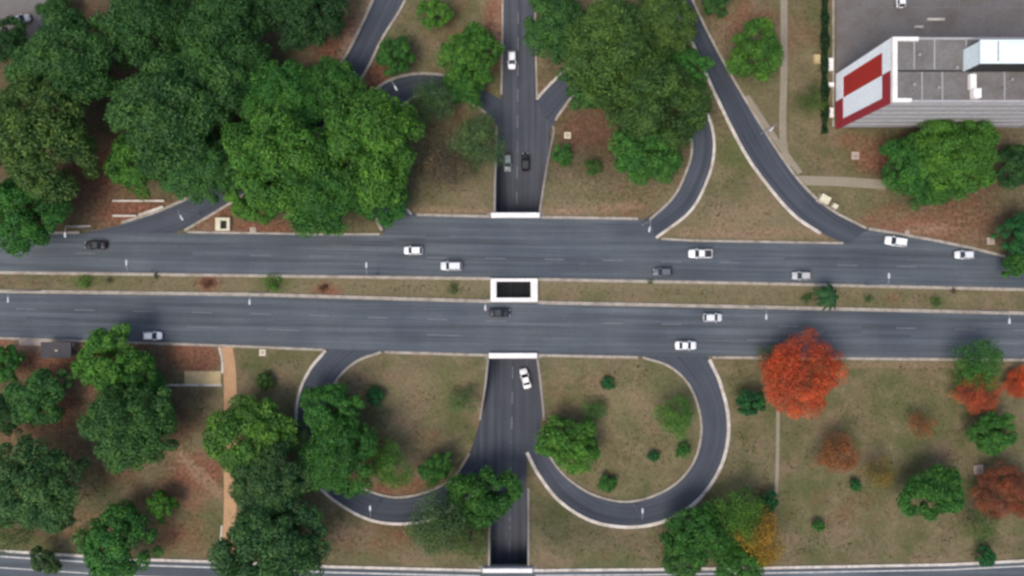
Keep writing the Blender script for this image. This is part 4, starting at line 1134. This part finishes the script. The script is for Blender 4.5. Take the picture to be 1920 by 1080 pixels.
for px, py, rp, k, colr, label, grp in TREES:
    i = cnt.get(k, 0); cnt[k] = i+1
    colr = leaf_lift(colr)
    cm, tm, R, hg = KINDS[k][i % len(KINDS[k])]
    sc = rp/PPM/R*.95
    gp = ground_point(px, py, S)
    hz = hg*sc*min(1, 1.15/sc if sc > 1.15 else 1)
    sz = hz/hg
    mid_h = hz*.72 + gp[2]
    x, y = pos(px, py, mid_h); z = float(Z(x, y))
    sc *= (H-mid_h)/H
    a = empty('shrub' if k in ('shrub', 'tuft') else 'tree', (x, y, z), random.uniform(0, 6.28))
    t = bpy.data.objects.new('trunk', tm); COL.objects.link(t); t.parent = a
    c = bpy.data.objects.new('crown', cm); COL.objects.link(c); c.parent = a
    e = random.uniform(.92, 1.1)
    a.scale = (sc*e, sc/e, sz)
    f = random.uniform(.9, 1.12)
    c.color = (colr[0]*f*random.uniform(.93,1.07), colr[1]*f, colr[2]*f, 1)
    tag(a, label, 'shrub' if k in ('shrub', 'tuft') else 'tree', grp)

def palm(px, py):
    x, y = pos(px, py, 5.0); a = empty('palm_tree', (x, y, 0)); tag(a, 'small green palm standing in the median and leaning over both kerbs', 'palm')
    mb = MB(); mb.tube([(0,0,-.2),(.05,0,1.5),(.1,.05,3.2),(.1,.05,4.6)], [.24,.19,.16,.17], 10); mb.build('trunk', M['bark'], a)
    g = random.Random(3)
    for k in range(17):
        t = 6.283*k/17*1.0+g.uniform(-.15,.15); L = g.uniform(2.6,3.7); up = g.uniform(.4,1.6)
        pts = [(0,0,4.6)]; n = 8
        v, f = [], []
        for i in range(n+1):
            s = i/n; r = L*s*(1-.12*s); z = 4.6+up*s*1.6-(1.4+up)*s*s*1.35
            w = .42*math.sin(math.pi*min(1, .12+s*.9))**.7*(1 if i % 2 else .72)+.03
            cx, cy = .1+math.cos(t)*r, .05+math.sin(t)*r; nx, ny = -math.sin(t), math.cos(t)
            v += [(cx+nx*w, cy+ny*w, z-.16*w/.4), (cx, cy, z+.03), (cx-nx*w, cy-ny*w, z-.16*w/.4)]
        for i in range(n):
            for j in range(2): f.append((i*3+j, i*3+j+1, (i+1)*3+j+1, (i+1)*3+j))
        fr = mesh_obj('frond', v, f, M['leaf'], a); fr.color = (.022,.085,.026,1)
        at = fr.data.attributes.new('leaf_tone', 'FLOAT', 'POINT'); at.data.foreach_set('value', [g.uniform(.3,.75)]*len(v))
palm(1556, 556)

def grass():
    from mathutils.kdtree import KDTree
    P = [v.co.copy() for o in COL.objects if o.type == 'MESH' and o.parent is None and o.get('kind') == 'structure' and o.name.split('.')[0] not in ('ground', 'lane_marking', 'edge_marking', 'centre_marking', 'parking_marking') for v in o.data.vertices]
    kd = KDTree(len(P))
    for i, p in enumerate(P): kd.insert((p.x, p.y, 0), i)
    kd.balance()
    g = np.random.default_rng(11); pts = []
    for c in range(1500):
        cx, cy = g.uniform(-108, 108), g.uniform(-61, 61); r = g.uniform(.5, 2.6); n = int(12*r*g.uniform(.5, 1.6))
        for q in range(n):
            x, y = cx+g.normal()*r, cy+g.normal()*r*.7
            if kd.find((x, y, 0))[2] < 1.15 or (x > 66 and y > 31.5) or (eL(y)-.6 < x < eR(y)+.6): continue
            pts.append((x, y))
    pts = np.array(pts); n = len(pts)
    z = Z(pts[:,0], pts[:,1]); p = np.c_[pts, z+.06]
    nr = g.normal(size=(n,3))*.5; nr[:,2] += .9; nr /= np.linalg.norm(nr,axis=1)[:,None]
    t = np.cross(nr, g.normal(size=(n,3))); t /= np.linalg.norm(t,axis=1)[:,None]; b = np.cross(nr,t); s = g.uniform(.10,.30,n)[:,None]
    V = np.stack([p-t*s,p+b*s*.6,p+t*s,p-b*s*.6],1).reshape(-1,3); V[:,2] = np.maximum(V[:,2], np.repeat(z,4)-.05)
    o = mesh_obj('grass', V.tolist(), np.arange(4*n).reshape(-1,4).tolist(), M['leaf'])
    at = o.data.attributes.new('leaf_tone','FLOAT','POINT'); at.data.foreach_set('value', np.repeat(np.clip(g.normal(.5,.22,n),0,1),4))
    o.color = (.110,.104,.052,1)
    tag(o, 'low grass tufts scattered over the lawns and banks', 'grass', kind='stuff')
grass()

def hedge():
    x0 = pos(1543, 0)[0]; y0, y1 = pos(0, 252)[1], pos(0, -60)[1]
    a = empty('hedge', (x0, (y0+y1)/2, 0)); tag(a, 'dark clipped hedge along the left side of the apartment block yard', 'hedge')
    g = np.random.default_rng(5); n = 9000; L = y1-y0
    p = np.c_[g.uniform(-.75,.75,n), g.uniform(-L/2,L/2,n), 1.5*np.sqrt(g.uniform(.02,1,n))]
    p[:,0] *= .8+.35*np.sin(p[:,1]*.9)*np.sin(p[:,1]*.37+1); p[:,2] *= .9+.2*np.sin(p[:,1]*1.3)
    nr = g.normal(size=(n,3)); nr[:,2] += .6; nr /= np.linalg.norm(nr,axis=1)[:,None]
    t = np.cross(nr, g.normal(size=(n,3))); t /= np.linalg.norm(t,axis=1)[:,None]; b = np.cross(nr,t); s = g.uniform(.12,.24,n)[:,None]
    V = np.stack([p-t*s,p+b*s*.7,p+t*s,p-b*s*.7],1).reshape(-1,3)
    o = mesh_obj('foliage', V.tolist(), np.arange(4*n).reshape(-1,4).tolist(), M['leaf'], a)
    at = o.data.attributes.new('leaf_tone','FLOAT','POINT'); at.data.foreach_set('value', np.repeat(np.clip(g.normal(.5,.2,n),0,1),4))
    o.color = (.020,.055,.022,1)
    mb = MB()
    for yy in np.arange(-L/2+.5, L/2, 1.2): mb.tube([(0,yy,-.1),(.05,yy,.9)], [.05,.02], 6)
    mb.build('stems', M['bark'], a)
hedge()

# ------------------------------------------------------------------ light, sky, camera
w = bpy.data.worlds.new('World'); SC.world = w; w.use_nodes = True
nt = w.node_tree; bg = nt.nodes['Background']
sky = nt.nodes.new('ShaderNodeTexSky'); sky.sky_type = 'NISHITA'; sky.sun_disc = False
EL, AZ = math.radians(60), math.radians(-140)   # azimuth from north (+y) towards west
sky.sun_elevation = EL; sky.sun_rotation = AZ; sky.air_density = 1.0; sky.dust_density = 4.0; sky.ozone_density = 1.0
nt.links.new(sky.outputs[0], bg.inputs[0]); bg.inputs[1].default_value = .14
sd = bpy.data.lights.new('sun', 'SUN'); sd.energy = 1.15; sd.angle = math.radians(32); sd.color = (1, .94, .84)
so = bpy.data.objects.new('sun', sd); COL.objects.link(so)
d = Vector((math.sin(AZ)*math.cos(EL), math.cos(AZ)*math.cos(EL), math.sin(EL)))
so.rotation_euler = (-d).to_track_quat('-Z', 'Y').to_euler(); so.location = d*120

cd = bpy.data.cameras.new('camera'); cd.sensor_width = 36; cd.lens = 36*H/(1920/PPM); cd.clip_end = 5000; cd.clip_start = 1
co = bpy.data.objects.new('camera', cd); COL.objects.link(co); co.location = (0,0,H); co.rotation_euler = (0,0,0); SC.camera = co

vs = SC.view_settings; vs.view_transform = 'Standard'; vs.look = 'None'; vs.exposure = 0.5; vs.gamma = 1; vs.use_curve_mapping = False
SC.render.engine = 'CYCLES'
SC.cycles.max_bounces = 6; SC.cycles.filter_width = 2.7
SC.cycles.use_denoising = True
